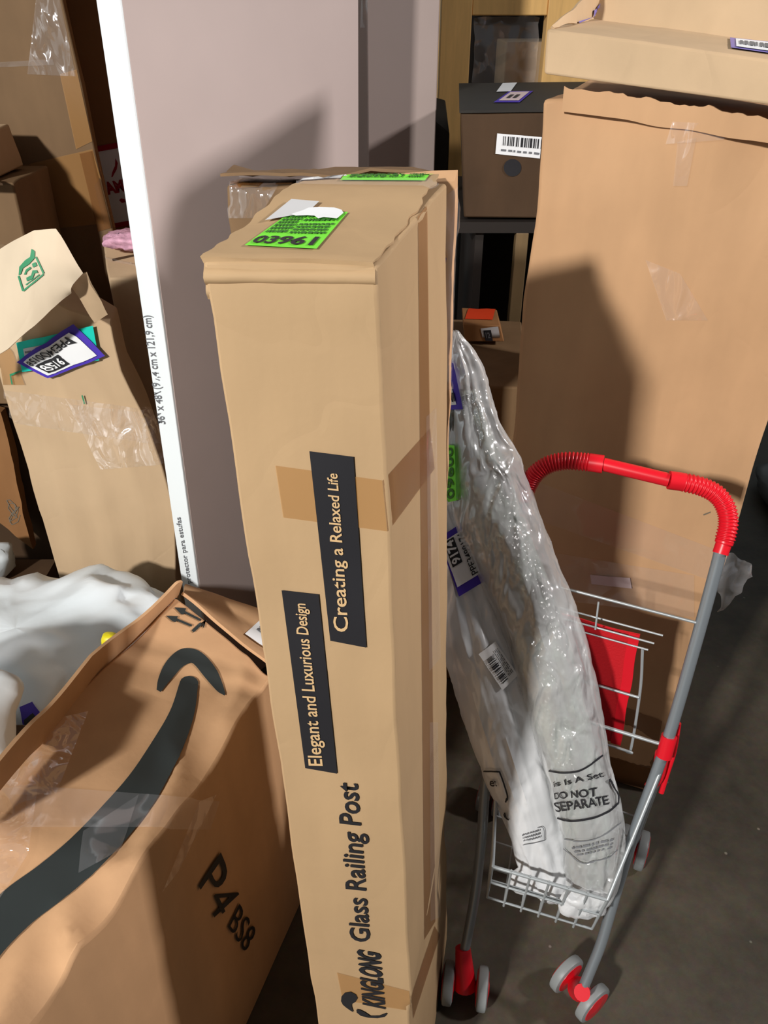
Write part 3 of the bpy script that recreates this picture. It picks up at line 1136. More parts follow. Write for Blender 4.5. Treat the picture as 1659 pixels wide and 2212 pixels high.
fl = sheet(af, 30, 5, .005)
obj('side_flap', fl[0], fl[1], 'kraft2', at, smooth=50)
gq = [pd(402, 1268, 1.43), pd(620, 1342, 1.35), pd(606, 1465, 1.222), pd(390, 1290, 1.315)]


def ef(u, v_):
    p = quad_fn(gq, .004, 14, 3)(u, v_)
    return p + V((0, 0, .012 * math.sin(v_ * math.pi) * 0 + .006 * max(0, math.sin(v_ * 8))))


fl = sheet(ef, 16, 14, .005)
eo = obj('end_flap', fl[0], fl[1], 'kraft2', at, smooth=50)
fs2 = surf_of(fl)
q = [(528, 1372), (566, 1338), (620, 1380), (580, 1408)]
g = decal('paper_label', fs2, q, 'white', at, .003, (5, 5))
text('lettering', fs2, 'PN', subq(q, .45, .85, .3, .85), 'greyink', g, .004, bold=.02)
rows('fine_print', fs2, subq(q, .3, .7, .08, .22), 'greyink', g, .004, 1, 5)
# tapes
decal('clear_tape', as_, [(100, 1560), (190, 1540), (120, 1720), (20, 1720)], 'wrap', at, .004, (10, 14))
decal('clear_tape', as_, [(-10, 1690), (90, 1640), (60, 1850), (-10, 1960)], 'wrap', at, .005, (8, 14))
decal('clear_tape', as_, [(60, 1700), (470, 1730), (450, 1790), (50, 1790)], 'clear', at, .0034, (24, 6))
decal('clear_tape', as_, [(180, 1800), (300, 1720), (260, 1840), (170, 1890)], 'clear', at, .004, (10, 8))
decal('clear_tape', as_, [(425, 1730), (462, 1715), (380, 1880), (345, 1925)], 'wrap', at, .004, (6, 14))

# dark carton in the gap
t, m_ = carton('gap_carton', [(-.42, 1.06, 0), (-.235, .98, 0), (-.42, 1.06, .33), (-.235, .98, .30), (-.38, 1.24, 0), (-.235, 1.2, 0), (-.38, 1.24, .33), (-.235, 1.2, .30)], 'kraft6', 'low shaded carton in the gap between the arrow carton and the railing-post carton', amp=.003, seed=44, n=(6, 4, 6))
t.name = 'shaded_carton'

# ================================================================== the big carton at right
rc = [V((.232, 1.288, 0)), V((.606, 1.134, 0)), pd(1178, 202, 1.137), pd(1850, 302, 1.005)]
bk = V((.115, .278, 0)) * 1.25
rc += [x + bk for x in rc]


def rc_def(u, v_, w_, p):
    if w_ > .9 and v_ < .01:
        k = (w_ - .9) / .1
        p.y += .010 * math.sin(u * 9) * k + .008 * k
        p.z += .008 * math.sin(u * 6.0) * k
    if u < .01:
        p.x += .004 * math.sin(w_ * 23)
    if w_ > .99:
        p.z -= .010 * max(0, 1 - u * 4)
    return p


rct, rcm = carton('large_carton', rc, 'kraft2', 'large upright brown carton with a crushed top edge standing behind the shopping cart', amp=.004, freq=6, seed=51, n=(24, 10, 60), deform=rc_def, bevel=.006)
rcs = surf_of(rcm)
# upper edge flap with a ragged corrugated lip
N = V((-.151, -.364, 0)).normalized()
lp = [rc[2] + V((.03, 0, .009)) + N * .004, rc[3] + V((0, 0, .012)) + N * .012, rc[3] + N * .012 + V((0, 0, -.016)), rc[2] + N * .006 + V((.03, 0, -.022))]


def lf(u, v_):
    p = lerp(lerp(lp[0], lp[1], u), lerp(lp[3], lp[2], u), v_)
    if v_ < .01:
        p.z += noise.noise(p * 70) * .006
    return p + noise.noise_vector(p * 16) * .003


fl = sheet(lf, 60, 6, .005)
obj('torn_top_flap', fl[0], fl[1], 'kraft2', rct, smooth=40)
decal('clear_tape', rcs, [(1455, 262), (1620, 268), (1560, 300), (1440, 310)], 'wrap', rct, .006, (14, 6))
decal('clear_tape', rcs, [(1465, 305), (1505, 295), (1485, 400), (1455, 400)], 'wrap', rct, .006, (6, 12))
decal('clear_tape', rcs, [(1395, 560), (1470, 590), (1530, 690), (1440, 690)], 'wrap', rct, .004, (10, 10))
decal('clear_tape', rcs, [(1140, 1030), (1560, 1190), (1560, 1260), (1130, 1110)], 'clear', rct, .004, (24, 8))
decal('clear_tape', rcs, [(1190, 1190), (1500, 1240), (1500, 1330), (1190, 1290)], 'clear', rct, .005, (24, 8))
wl = decal('paper_label', rcs, [(1276, 1238), (1362, 1245), (1366, 1268), (1279, 1258)], 'lilac', rct, .0055, (5, 3))
decal('packing_tape', rcs, [(1240, 1615), (1410, 1660), (1405, 1720), (1230, 1680)], 'tape2', rct, .002, (10, 4))
decal('pen_mark', rcs, [(1519, 1110), (1535, 1104), (1535, 1107), (1520, 1113)], 'ink2', rct, .0012, (2, 1))
# loose bunch of stretch wrap hanging off its right edge
wq = [pd(1560, 1195, 1.24), pd(1610, 1205, 1.25), pd(1622, 1245, 1.26), pd(1560, 1318, 1.30), pd(1548, 1260, 1.26)]


def wf(u, v_):
    a = lerp(wq[0], wq[1], u)
    b = lerp(wq[4], wq[2], u)
    c_ = lerp(wq[4], wq[3], u)
    p = lerp(a, b, v_ * 2) if v_ < .5 else lerp(b, c_, v_ * 2 - 1)
    return p + noise.noise_vector(p * 40) * .012


fl = sheet(wf, 14, 16, .0006)
obj('loose_stretch_wrap', fl[0], fl[1], 'wrap', rct, smooth=30)

# tray carton with raised flaps on top of it
dx = (rc[3] - rc[2])
up = V((0, 0, 1))
t0 = pd(1174, 160, 1.118)
t1 = pd(1860, 254, .985)
h0 = pd(1180, 63, 1.118)
h1 = pd(1860, 154, .985)
td = V((.10, .25, .006))
tc = [t0, t1, h0, h1, t0 + td, t1 + td, h0 + td + V((0, 0, .004)), h1 + td + V((0, 0, .004))]
tt, tm = carton('tray_carton', tc, 'kraft3', 'shallow tan carton with raised flaps lying on top of the large carton', amp=.0025, freq=8, seed=61, n=(18, 10, 5), bevel=.004)
tsf = surf_of(tm)
bf = [tc[6] + V((.015, 0, .055)), tc[7] + V((.05, .02, .064)), tc[7] + V((0, -.012, -.012)), tc[6] + V((.0, -.010, -.010))]
bf[0] = bf[0] + V((.02, .02, 0))
fl = sheet(quad_fn(bf, .006, 8, 2), 20, 5, .005)
obj('back_flap', fl[0], fl[1], 'kraft3', tt, smooth=50)
sf = [pd(1196, 60, 1.13), tc[6] + V((.035, .018, .052)), tc[6] + V((.02, -.01, 0)), pd(1200, 64, 1.12)]
sf[0] = h0 + V((.012, .02, .004))
sf[3] = h0 + V((.016, .02, .001))
fl = sheet(quad_fn(sf, .006, 14, 6), 14, 5, .004)
obj('side_flap', fl[0], fl[1], 'kraft3', tt, smooth=50)
ssf = surf_of(fl)
decal('lavender_tape', ssf, [(1280, 22), (1308, 8), (1312, 46), (1278, 42)], 'lavender', tt, .003, (4, 4))
q = [(1576, 84), (1690, 96), (1690, 122), (1578, 106)]
g = decal('purple_label', tsf, q, 'lavender', tt, .002, (8, 4))
decal('label_paper', tsf, subq(q, .12, 1, .12, .9), 'white', g, .003, (6, 3))
rows('lettering', tsf, subq(q, .2, 1, .3, .75), 'greyink', g, .004, 1, 3, .2)

# ================================================================== background right of centre
# black-topped carton
bc = [pY(1002, 470, 1.95), V((.60, 1.93, 1.061)), pY(995, 245, 1.95), V((.60, 1.93, 1.290)),
      pY(1002, 470, 1.95) + V((.03, .42, 0)), V((.63, 2.35, 1.061)), V((.205, 2.40, 1.300)), V((.63, 2.38, 1.306))]
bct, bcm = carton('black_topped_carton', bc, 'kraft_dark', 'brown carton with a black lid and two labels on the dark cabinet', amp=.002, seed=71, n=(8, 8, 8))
lv, lf_ = hexa([bc[2] + V((-.003, -.003, .001)), bc[3] + V((0, -.003, .001)), bc[2] + V((-.003, -.003, .006)), bc[3] + V((0, -.003, .006)),
                bc[6] + V((-.003, .003, .001)), bc[7] + V((0, .003, .001)), bc[6] + V((-.003, .003, .006)), bc[7] + V((0, .003, .006))], (8, 8, 1))
lid = obj('lid', lv, lf_, 'dark', bct, smooth=35)
lid['label'] = 'black lid'
ls = surf_of((lv, lf_))
decal('barcode_label', ls, [(1086, 181), (1117, 180), (1103, 199), (1072, 200)], 'white', bct, .002, (3, 3))
q = [(1100, 199), (1152, 198), (1122, 223), (1066, 223)]
g = decal('purple_label', ls, q, 'purple', bct, .002, (4, 4))
decal('label_paper', ls, subq(q, .12, .9, .12, .9), 'lilac', g, .003, (3, 3))
flat2d('lettering', ls, [[(.3, .3), (.45, .3), (.45, .6), (.3, .6)], [(.55, .3), (.7, .3), (.7, .6), (.55, .6)]], 'black', g, .004, 0, homog(q))
bcs = surf_of(bcm)
q = [(1074, 288), (1170, 296), (1166, 342), (1070, 332)]
g = decal('barcode_label', bcs, q, 'white', bct, .002, (5, 4))
bars('barcode', bcs, subq(q, .15, 1, .45, .9), 'black', g, .003, 20, 4)
rows('fine_print', bcs, subq(q, .12, 1, .12, .32), 'greyink', g, .003, 1, 6)
flat2d('round_mark', bcs, [[(1107 + 19 * math.cos(a), 362 + 19 * math.sin(a)) for a in [k * math.pi / 12 for k in range(24)]]], 'black', bct, .002, 1)

# dark open cabinet under it
ct = thing('dark_cabinet', (.42, 2.15, 0), 'dark open cabinet in the shade under the black-topped carton', 'cabinet')
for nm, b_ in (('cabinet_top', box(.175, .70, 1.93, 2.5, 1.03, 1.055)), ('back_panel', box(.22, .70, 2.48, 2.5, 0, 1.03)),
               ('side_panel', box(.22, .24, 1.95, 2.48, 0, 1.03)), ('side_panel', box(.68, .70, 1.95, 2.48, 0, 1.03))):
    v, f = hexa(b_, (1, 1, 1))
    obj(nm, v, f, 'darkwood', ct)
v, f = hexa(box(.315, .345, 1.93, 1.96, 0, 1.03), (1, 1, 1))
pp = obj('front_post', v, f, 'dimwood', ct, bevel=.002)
pp['label'] = 'tan front post'

# crate of pale timber behind
wt = thing('wooden_crate', (.45, 2.9, 0), 'pale wooden frame crate behind the black-topped carton', 'crate')
for nm, b_ in (('post', box(.165, .255, 2.70, 2.76, 0, 1.60)), ('post', box(.475, .66, 2.70, 2.76, 0, 1.53)),
               ('rail', box(.255, .475, 2.705, 2.755, 1.455, 1.512)), ('rail', box(.165, .66, 2.69, 2.77, 1.535, 1.56)),
               ('post', box(.165, .20, 3.16, 3.20, 0, 1.6)), ('post', box(.62, .66, 3.16, 3.20, 0, 1.53))):
    v, f = hexa(b_, (2, 1, 6), .001, 5, 1)
    obj(nm, v, f, 'wood', wt, smooth=35, bevel=.003)
v, f = hexa(box(.20, .62, 3.14, 3.16, 0, 1.53), (1, 1, 1))
obj('back_panel', v, f, 'darkwood', wt)
v, f = hexa(box(.20, .62, 2.77, 3.14, .88, .90), (1, 1, 1))
obj('shelf', v, f, 'darkwood', wt)
v, f = hexa(box(.256, .474, 2.757, 2.759, .0, 1.454), (1, 1, 1))
t, m_ = carton('pale_carton', box(.375, .58, 2.80, 3.05, .90, 1.385), 'kraft4', 'pale carton standing inside the wooden crate', amp=.001, n=(3, 3, 6), seed=73)
v, f = hexa(box(.27, .465, 2.764, 2.766, 1.20, 1.45), (14, 1, 14), .006, 20, 3, keep_floor=False)
obj('stretch_wrap', v, f, 'clear', wt, smooth=30)

# black box at the crate's foot
t, m_ = carton('black_box', [(.125, 2.27, 0), (.172, 2.27, 0), (.125, 2.27, 1.235), (.172, 2.27, 1.20), (.125, 2.47, 0), (.172, 2.47, 0), (.13, 2.47, 1.27), (.172, 2.47, 1.26)], 'dark', 'narrow black box between the grey-pink carton and the black-topped carton', 'box', amp=.001, n=(2, 3, 6))

# brown carton with a small labelled box on it
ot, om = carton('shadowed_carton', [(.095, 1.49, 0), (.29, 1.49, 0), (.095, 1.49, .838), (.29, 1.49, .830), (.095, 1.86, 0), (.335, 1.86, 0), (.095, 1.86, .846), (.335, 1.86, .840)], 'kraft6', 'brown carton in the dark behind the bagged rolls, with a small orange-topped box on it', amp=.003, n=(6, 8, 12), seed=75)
c = [pY(1004, 745, 1.70), pY(1088, 752, 1.70), pY(1000, 700, 1.70), pY(1080, 704, 1.70)]
z0 = .848
for k in (0, 1):
    c[k].z = z0
c += [x + V((.006, .11, 0)) for x in c]
nt_, nm_ = carton('small_box', c, 'kraft5', 'small box with an orange label on top, on the shadowed brown carton', 'box', amp=.001, n=(4, 4, 3), bevel=.002)
ns = surf_of(nm_)
decal('orange_label', ns, [(1014, 660), (1072, 660), (1064, 692), (1004, 690)], 'orange', nt_, .0015, (3, 3))
q = [(1038, 709), (1076, 705), (1082, 740), (1044, 738)]
g = decal('label', ns, q, 'greypaper', nt_, .0015, (3, 3))
decal('number_panel', ns, subq(q, .15, .6, .1, .85), 'black', g, .0025, (2, 2))
text('lettering', ns, '12', subq(q, .25, .5, .3, .7), 'greyink', g, .003, bold=.02)
v, f = lump((.178, 1.475, .70), (.015, .012, .018), (14, 8), .02, 10, 2)
obj('yellow_tag', v, f, 'yellow', ot, smooth=180)

# grey sheet of polythene on the floor at the right edge
v, f = lump((1.47, 2.34, .05), (.15, .2, .05), (36, 16), .04, 8, 6)
o = obj('polythene_sheet', v, f, 'greysheet', None, smooth=180, loc=(1.47, 2.34, 0))
tag(o, 'grey crumpled polythene on the floor at the right frame edge', 'polythene')

# ================================================================== toy shopping cart
ca, cb_ = V((.912, -.41, 0)), V((.41, .912, 0))
cart = thing('toy_shopping_cart', (.33, .83, 0), 'toy shopping cart of grey tube and wire with a red handle and red wheels', 'cart')


def rp(x, y):
    return pd(x, y, 1.34 + (1.11 - 1.34) * (2146 - y) / 951.0)


def lpn(x, y):
    return pd(x, y, 1.389 + (1.20 - 1.389) * (2070 - y) / 1015.0)


RP = smoothpath([rp(1256, 2142), rp(1280, 2085), rp(1301, 2030), rp(1330, 1930), rp(1373, 1790), rp(1440, 1605), rp(1500, 1400), rp(1545, 1235), rp(1556, 1192)], 8)
LPp = smoothpath([lpn(1001, 2066), lpn(1014, 2000), lpn(1028, 1920), lpn(1041, 1800), lpn(1050, 1680), lpn(1080, 1400), lpn(1118, 1130), lpn(1130, 1075)], 8)
for P_ in (RP, LPp):
    v, f = tube(P_, .0088, 14)
    o = obj('side_pole', v, f, 'steel', cart, smooth=60)
# grip
HR = [pd(1556, 1196, 1.11), pd(1566, 1165, 1.108), pd(1573, 1130, 1.106), pd(1568, 1098, 1.105), pd(1550, 1070, 1.105), pd(1518, 1052, 1.106), pd(1478, 1042, 1.108), pd(1445, 1037, 1.11)]
HL = [pd(1303, 1003, 1.135), pd(1265, 998, 1.142), pd(1222, 996, 1.15), pd(1185, 1004, 1.158), pd(1158, 1022, 1.166), pd(1142, 1046, 1.176), pd(1130, 1076, 1.19)]
HC = [HR[-1], lerp(HR[-1], HL[0], .5), HL[0]]


def dens(P_, k):
    return smoothpath(P_, k)


v, f = tube(dens(HC, 6), .0098, 18)
gr = obj('handle_bar', v, f, 'red', cart, smooth=60)
for P_, nm in ((HR, 'right'), (HL, 'left')):
    D_ = dens(P_, 34)

    def rad(t_, nm=nm):
        e = t_ if nm == 'right' else 1 - t_
        if nm == 'right':
            if t_ < .13:
                return .0108 if t_ < .1 else .0125
            if t_ > .86:
                return .0132
        else:
            if t_ < .14:
                return .0132
        return .0128 + .0011 * math.sin(t_ * 2 * math.pi * 34)
    v, f = tube(D_, rad, 20)
    obj('corrugated_grip', v, f, 'red', cart, smooth=80)
# red clip and hinge at the middle of the right pole
cl = [rp(1446, 1590), rp(1434, 1634)]
v, f = tube(cl, .0118, 18)
obj('pole_collar', v, f, 'red', cart, smooth=60)
hz = [rp(1438, 1632) + V((-.004, .004, 0)), rp(1424, 1690) + V((.0, .010, 0)), rp(1406, 1715) + V((0, .012, 0))]
v, f = tube(smoothpath(hz, 6), lambda t_: .011 - .003 * t_, 12)
obj('hinge_lever', v, f, 'red', cart, smooth=60)
hz = [rp(1462, 1575) + V((.006, .012, 0)), rp(1454, 1640) + V((.006, .016, 0)), rp(1440, 1690) + V((.006, .018, 0)), rp(1428, 1735) + V((.006, .02, 0))]
v, f = tube(smoothpath(hz, 6), .0045, 12)
obj('hinge_bracket', v, f, 'red', cart, smooth=60)
cl = [lpn(1062, 1590), lpn(1058, 1634)]
v, f = tube(cl, .0118, 18)
obj('pole_collar', v, f, 'red', cart, smooth=60)
# rear legs
piv = rp(1436, 1640) + cb_ * .015
rw = pd(1372, 1812, 1.60)
rw.z = .040
lw = rw - ca * .30
pivL = piv - ca * .265
for a_, b_ in ((piv, rw), (pivL, lw)):
    v, f = tube([a_, lerp(a_, b_, .5), b_ + V((0, 0, .01))], .0075, 12)
    obj('rear_leg', v, f, 'steel', cart, smooth=60)


def wheel(c_, axis, r, wd, parent):
    prof = [(-wd / 2, r * .80), (-wd / 2 + .002, r * .97), (-wd / 4, r), (wd / 4, r), (wd / 2 - .002, r * .97), (wd / 2, r * .80)]
    v, f = lathe(c_, axis, prof, 32)
    o = obj('wheel', v, f, 'tyre', parent, smooth=35)
    for sgn_ in (-1, 1):
        pr = [(sgn_ * (wd / 2 - .002), r * .80), (sgn_ * (wd / 2 + .0006), r * .78), (sgn_ * (wd / 2 + .0012), r * .40), (sgn_ * (wd / 2 + .003), r * .22)]
        v, f = lathe(c_, axis, pr, 28)
        obj('wheel_disc', v, f, 'red', o, smooth=35)
    return o


for c_ in (rw, lw):
    wheel(c_ + ca * .018, ca, .040, .02, cart)
    wheel(c_ - ca * .018, ca, .040, .02, cart)
# front casters
cR, cL = V((.3445, .702, .037)), V((.1435, .706, .037))
for c_, ax_, foot in ((cR, V((.59, -.80, 0)).normalized(), RP[0]), (cL, V((.985, -.17, 0)).normalized(), LPp[0])):
    wheel(c_ + ax_ * .030, ax_, .0365, .019, cart)
    wheel(c_ - ax_ * .030, ax_, .0365, .019, cart)
    fw = ax_.cross(V((0, 0, 1)))
    k = [c_ + V((0, 0, -.004)), lerp(c_, foot, .5) + V((0, 0, .004)), foot + (foot - c_).normalized() * .016]
    v, f = tube(smoothpath(k, 5), lambda t_: .020 - .0065 * t_, 16)
    obj('caster_bracket', v, f, 'red', cart, smooth=50)
    v, f = lathe(c_, ax_, [(-.032, .005), (.032, .005)], 10)
    obj('axle', v, f, 'red', cart, smooth=40)
# basket of wire
FTL, FTR = pd(1064, 1872, 1.235), pd(1312, 1944, 1.200)
hgt = V((0, 0, -.088))
FBL_, FBR_ = FTL + hgt + V((-.002, .002, 0)), FTR + hgt + V((-.010, .004, 0))
RTR, RTL = piv + V((.004, .0, .012)), pivL + V((-.004, 0, .012))
RBR, RBL = V((RTR.x + .03, RTR.y + .08, .235)), V((RTL.x + .03, RTL.y + .08, .235))
WR = .0021


def wires(name, segs, parent, r=WR, mat='wire'):
    ms_ = [tube(smoothpath(s_, 4) if len(s_) > 2 else s_, r, 8) for s_ in segs]
    v, f = merge(*ms_)
    return obj(name, v, f, mat, parent, smooth=60)


mid = lambda a_, b_: lerp(a_, b_, .5)
wires('basket_rim', [[FTL, FTR], [FTR, lerp(FTR, RTR, .5), RTR], [FTL, lerp(FTL, RTL, .5), RTL], [RTL, RTR]], cart, .0030)
seg = [[FBL_, FBR_], [mid(FTL, FBL_), mid(FTR, FBR_)], [mid(FTL, FBL_) + V((0, .006, -.003)), mid(FTR, FBR_) + V((0, .006, -.003))], [FTL, FBL_], [FTR, FBR_]]
for k in range(1, 6):
    a_, b_ = lerp(FTL, FTR, k / 6), lerp(FBL_, FBR_, k / 6)
    seg.append([a_ + V((0, 0, .004)), b_ + V((0, 0, -.010))])
wires('front_grid', seg, cart)
for nm, a_, b_, c_, d_ in (('side_grid', FTR, RTR, FBR_, RBR), ('side_grid', FTL, RTL, FBL_, RBL)):
    seg = [[c_, d_], [b_, d_], [lerp(a_, c_, .5), lerp(b_, d_, .5)], [lerp(a_, c_, .25), lerp(b_, d_, .25)], [lerp(a_, c_, .75), lerp(b_, d_, .75)]]
    for k in range(1, 6):
        seg.append([lerp(a_, b_, k / 6), lerp(c_, d_, k / 6)])
    wires(nm, seg, cart, .0016)
seg = []
for k in range(0, 6):
    seg.append([lerp(FBL_, RBL, k / 5), lerp(FBR_, RBR, k / 5)])
for k in range(1, 6):
    seg.append([lerp(FBL_, FBR_, k / 6), lerp(RBL, RBR, k / 6)])
wires('bottom_grid', seg, cart, .0016)
# upper cross wires and folding rear panel
seg = []
r1 = rp(1505, 1345)
seg.append([r1, r1 - ca * .262])
wires('cross_bar', seg, cart, .0023)
seg = []
for (x, y, d_) in ((1432, 1373, 1.20), (1413, 1390, 1.215), (1400, 1404, 1.23)):
    p_ = pd(x, y, d_)
    seg.append([p_, p_ - ca * .235])
p_ = pd(1293, 1300, 1.2)
seg.append([p_, pd(1286, 1360, 1.21)])
wires('seat_wires', seg, cart, .0016)
a_, b_ = pd(1388, 1400, 1.235), pd(1364, 1612, 1.315)
pl = smoothpath([a_, pd(1383, 1490, 1.27), b_, b_ + V((-.006, 0, -.012)), pd(1342, 1618, 1.318), pd(1342, 1618, 1.318) - ca * .2], 6)
wires('rear_frame', [pl, [pd(1381, 1507, 1.272), pd(1381, 1507, 1.272) - ca * .225]], cart, .0024)
ctop, cbot = pd(1381, 1379, 1.222), pd(1338, 1614, 1.322)


def cf(u, v_):
    p = lerp(lerp(ctop - ca * .2, ctop, u), lerp(cbot - ca * .2, cbot, u), v_) + cb_ * .010
    return p + noise.noise_vector(p * 14) * .004 + cb_ * (.006 * math.sin(v_ * math.pi))


fl = sheet(cf, 16, 16, .002)
cl_ = obj('seat_cloth', fl[0], fl[1], 'redcloth', cart, smooth=60)
cl_['label'] = 'red seat cloth'
hm = sheet(lambda u, v_: lerp(cf(.92, v_), cf(1.0, v_), u) - cb_ * .0035, 2, 16, .0015)
obj('hem', hm[0], hm[1], 'red', cl_, smooth=60)

# ================================================================== two bagged rolls standing in the cart


def roll(name, cpx, hw, label, seed, dents, core_len, tail=None):
    """cpx = [(x, y, distance)], hw = half-widths in pixels"""
    ctr = smoothpath([pd(*q_) for q_ in cpx], 10)
    hws = [x.x for x in smoothpath([V((h_ * cpx[i][2] / FPX, 0, 0)) for i, h_ in enumerate(hw)], 10)]
    t_ = thing(name, ctr[-1], label, 'wrapped roll')
    n_ = 64

    def skin(scale, amp, freq, i0=0, i1=None, seed=seed, shift=0.0):
        vs, fs = [], []
        pts = list(range(len(ctr)))[i0:i1]
        upv = None
        for i in pts:
            tdir = (ctr[min(i + 1, len(ctr) - 1)] - ctr[max(i - 1, 0)]).normalized()
            upv = tdir.orthogonal().normalized() if upv is None else (upv - tdir * upv.dot(tdir)).normalized()
            s_ = tdir.cross(upv)
            for k in range(n_):
                an = 2 * math.pi * k / n_
                dd = upv * math.cos(an) + s_ * math.sin(an)
                r = hws[i] * scale
                base = ctr[i] + dd * r + V((shift, 0, 0))
                w_ = noise.noise(V((math.cos(an), math.sin(an), i * .10 + seed)) * freq) * .8 + (1 - abs(noise.noise(V((math.cos(an) * 2.6, math.sin(an) * 2.6, i * .035 + seed)) * freq)) * 3) * .7 - abs(noise.noise(V((math.cos(an) * 1.5, math.sin(an) * 1.5, i * .22 + seed)))) * .8
                vs.append(base + dd * w_ * amp)
        m__ = len(pts)
        for i in range(m__ - 1):
            for k in range(n_):
                l = (k + 1) % n_
                fs.append([i * n_ + k, i * n_ + l, (i + 1) * n_ + l, (i + 1) * n_ + k])
        fs.append(list(range(n_))[::-1])
        fs.append([(m__ - 1) * n_ + k for k in range(n_)])
        return vs, fs
    a0, a1 = core_len
    L_ = len(ctr)
    v_, f_ = skin(.74, .003, 1.5, int(L_ * a0), int(L_ * a1), shift=-.008)
    obj('padded_core', v_, f_, 'core', t_, smooth=180)
    bagm = skin(1.0, dents, 1.0)
    obj('polythene_bag', bagm[0], bagm[1], 'milky' if seed == 2 else 'bubble', t_, smooth=50)
    return t_, surf_of(bagm), surf_of(skin(1.04, .0005, 1.0))


Rc = [(984, 715, 1.10), (990, 745, 1.115), (1006, 800, 1.13), (1012, 860, 1.145), (1024, 930, 1.155), (1044, 1010, 1.17), (1070, 1110, 1.185), (1108, 1210, 1.195), (1152, 1310, 1.205), (1186, 1420, 1.215),
      (1214, 1520, 1.225), (1240, 1620, 1.235), (1264, 1720, 1.24), (1280, 1810, 1.245), (1280, 1880, 1.25), (1276, 1935, 1.252), (1274, 1962, 1.255)]
Rw = [3, 18, 38, 45, 58, 80, 90, 86, 84, 84, 78, 74, 70, 64, 58, 44, 16]
Lc = [(950, 1090, 1.20), (975, 1180, 1.215), (1003, 1280, 1.23), (1030, 1380, 1.245), (1058, 1470, 1.258), (1086, 1560, 1.27), (1115, 1650, 1.28), (1144, 1740, 1.29), (1165, 1810, 1.295), (1182, 1870, 1.30), (1196, 1915, 1.30), (1204, 1940, 1.30)]
Lw_ = [30, 48, 60, 76, 80, 80, 76, 68, 60, 56, 48, 22]
lt, lraw, lsf = roll('bagged_roll', Lc, Lw_, 'left bagged roll with a barcode sticker and purple label, leaning in the cart', 2, .005, (.08, .80))
rt2, rsf, rlab = roll('bagged_roll', Rc, Rw, 'right bagged roll printed This Is A Set, taller, leaning in the cart', 5, .0045, (.18, .90))

# labels and print on the rolls
q = [(1015, 1128), (1044, 1258), (990, 1288), (950, 1165)]
q = [(948, 1162), (998, 1128), (1046, 1254), (992, 1288)]
g = decal('purple_label', lsf, q, 'purple', lt, .003, (8, 10))
decal('label_paper', lsf, subq(q, .06, .9, .14, .9), 'white', g, .0042, (8, 10))
decal('number_panel', lsf, subq(q, .14, .5, .45, .88), 'black', g, .0054, (8, 8))
text('lettering', lsf, '9174', [subq(q, .17, .47, .48, .86)[i] for i in (3, 0, 1, 2)], 'white', g, .0064, bold=.03)
text('lettering', lsf, 'PPE3499174', [subq(q, .62, .84, .18, .88)[i] for i in (3, 0, 1, 2)], 'black', g, .0064, bold=.01)
q = [(1034, 1412), (1068, 1385), (1116, 1458), (1084, 1490)]
g = decal('barcode_label', lsf, q, 'white', lt, .003, (8, 8))
bars('barcode', lsf, [subq(q, .15, .5, .12, .8)[i] for i in (3, 0, 1, 2)], 'black', g, .0048, 22, 9)
rows('fine_print', lsf, [subq(q, .58, .9, .15, .85)[i] for i in (3, 0, 1, 2)], 'greyink', g, .0048, 4, 2, .5)
q = [(925, 780), (988, 795), (1001, 882), (930, 884)]
g = decal('purple_label', rlab, [(960, 770), (984, 785), (1002, 884), (966, 886)], 'purple', rt2, .005, (6, 8))
decal('label_paper', rlab, [(960, 790), (974, 800), (990, 874), (966, 876)], 'white', g, .0062, (5, 8))
text('lettering', rlab, 'HI', [(972, 850), (985, 846), (989, 866), (976, 870)], 'black', g, .0075, bold=.02)
q = [(966, 960), (986, 962), (990, 1080), (968, 1085)]
g = decal('address_label', rlab, q, 'green', rt2, .004, (4, 10))
text('lettering', rlab, '00960', [(984, 965), (987, 1075), (972, 1078), (970, 968)], 'green_ink', g, .0055, bold=.02)
# printed warning frame
K = 'black'
pr = []


def stroke(pts, wd):
    P_ = smoothpath([V((x, y, 0)) for x, y in pts], 6)
    vs, fs = [], []
    for i, p in enumerate(P_):
        td_ = (P_[min(i + 1, len(P_) - 1)] - P_[max(i - 1, 0)]).normalized()
        nn = V((-td_.y, td_.x, 0)) * wd / 2
        vs += [p + nn, p - nn]
    for i in range(len(P_) - 1):
        fs.append([i * 2, i * 2 + 1, i * 2 + 3, i * 2 + 2])
    return vs, fs


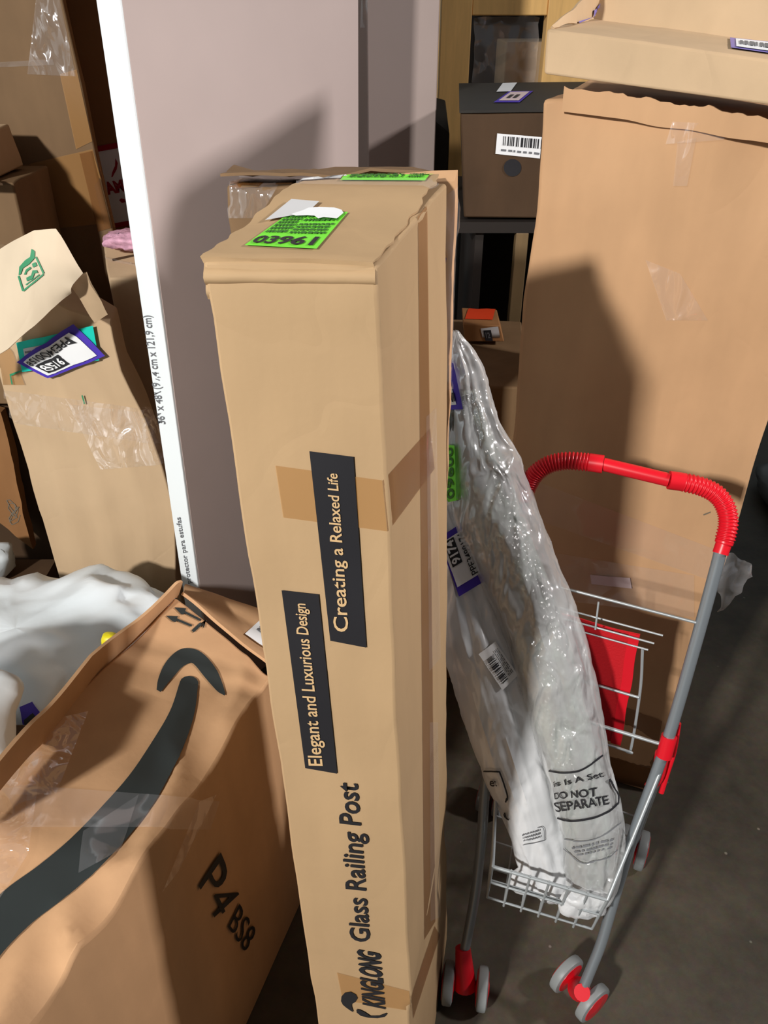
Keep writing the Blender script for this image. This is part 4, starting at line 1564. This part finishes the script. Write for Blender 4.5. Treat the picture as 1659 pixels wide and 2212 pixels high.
m_ = merge(stroke([(1188, 1662), (1215, 1667), (1245, 1664), (1270, 1652), (1298, 1630)], 4),
           stroke([(1208, 1765), (1238, 1771), (1280, 1764), (1310, 1752), (1331, 1734)], 4.5),
           stroke([(1312, 1682), (1322, 1702), (1331, 1716), (1331, 1734)], 4))
fr = lay('printed_frame', m_[0], m_[1], rsf, K, rt2, .004, 0, None)
text('lettering', rsf, 'is Is A Set', [(1198, 1686), (1296, 1664), (1302, 1676), (1200, 1698)], K, rt2, .004, bold=.015)
text('lettering', rsf, 'DO NOT', [(1200, 1710), (1286, 1698), (1288, 1718), (1202, 1724)], K, rt2, .004, bold=.015)
text('lettering', rsf, 'SEPARATE', [(1200, 1732), (1308, 1716), (1312, 1736), (1206, 1752)], K, rt2, .004, bold=.015)
m_ = merge(stroke([(1222, 1810), (1255, 1815), (1295, 1806), (1336, 1776)], 2.2),
           stroke([(1222, 1832), (1256, 1860), (1280, 1858), (1310, 1850), (1330, 1832)], 2.2))
lay('printed_frame', m_[0], m_[1], rsf, 'greyink', rt2, .004, 0, None)
rows('fine_print', rsf, [(1236, 1826), (1322, 1806), (1318, 1832), (1252, 1848)], 'greyink', rt2, .004, 3, 6, .5)
m_ = merge(stroke([(1048, 1663), (1076, 1664), (1080, 1668), (1096, 1712), (1094, 1730)], 3.5), stroke([(1092, 1752), (1096, 1764), (1102, 1768)], 3.5))
lay('printed_frame', m_[0], m_[1], lraw, K, lt, .004, 0, None)
text('lettering', lraw, 'et', [(1060, 1680), (1074, 1682), (1078, 1696), (1062, 1696)], K, lt, .004, bold=.015)
m_ = merge(stroke([(1130, 1822), (1174, 1814)], 1.5), stroke([(1158, 1786), (1171, 1786), (1174, 1814)], 1.5))
lay('printed_frame', m_[0], m_[1], lraw, 'greyink', lt, .004, 0, None)
rows('fine_print', lraw, [(1128, 1798), (1162, 1788), (1166, 1808), (1132, 1816)], 'greyink', lt, .004, 3, 8, .5)
# gathered tails of the bags down in the basket
for par, ctr_, sd in ((lt, pd(1150, 1900, 1.30), 3), (rt2, pd(1262, 1950, 1.245), 8)):
    vv, ff2 = lump(ctr_, (.040, .020, .030), (36, 20), .075, 22, sd)
    obj('bag_tail', vv, ff2, 'milky', par, smooth=30)
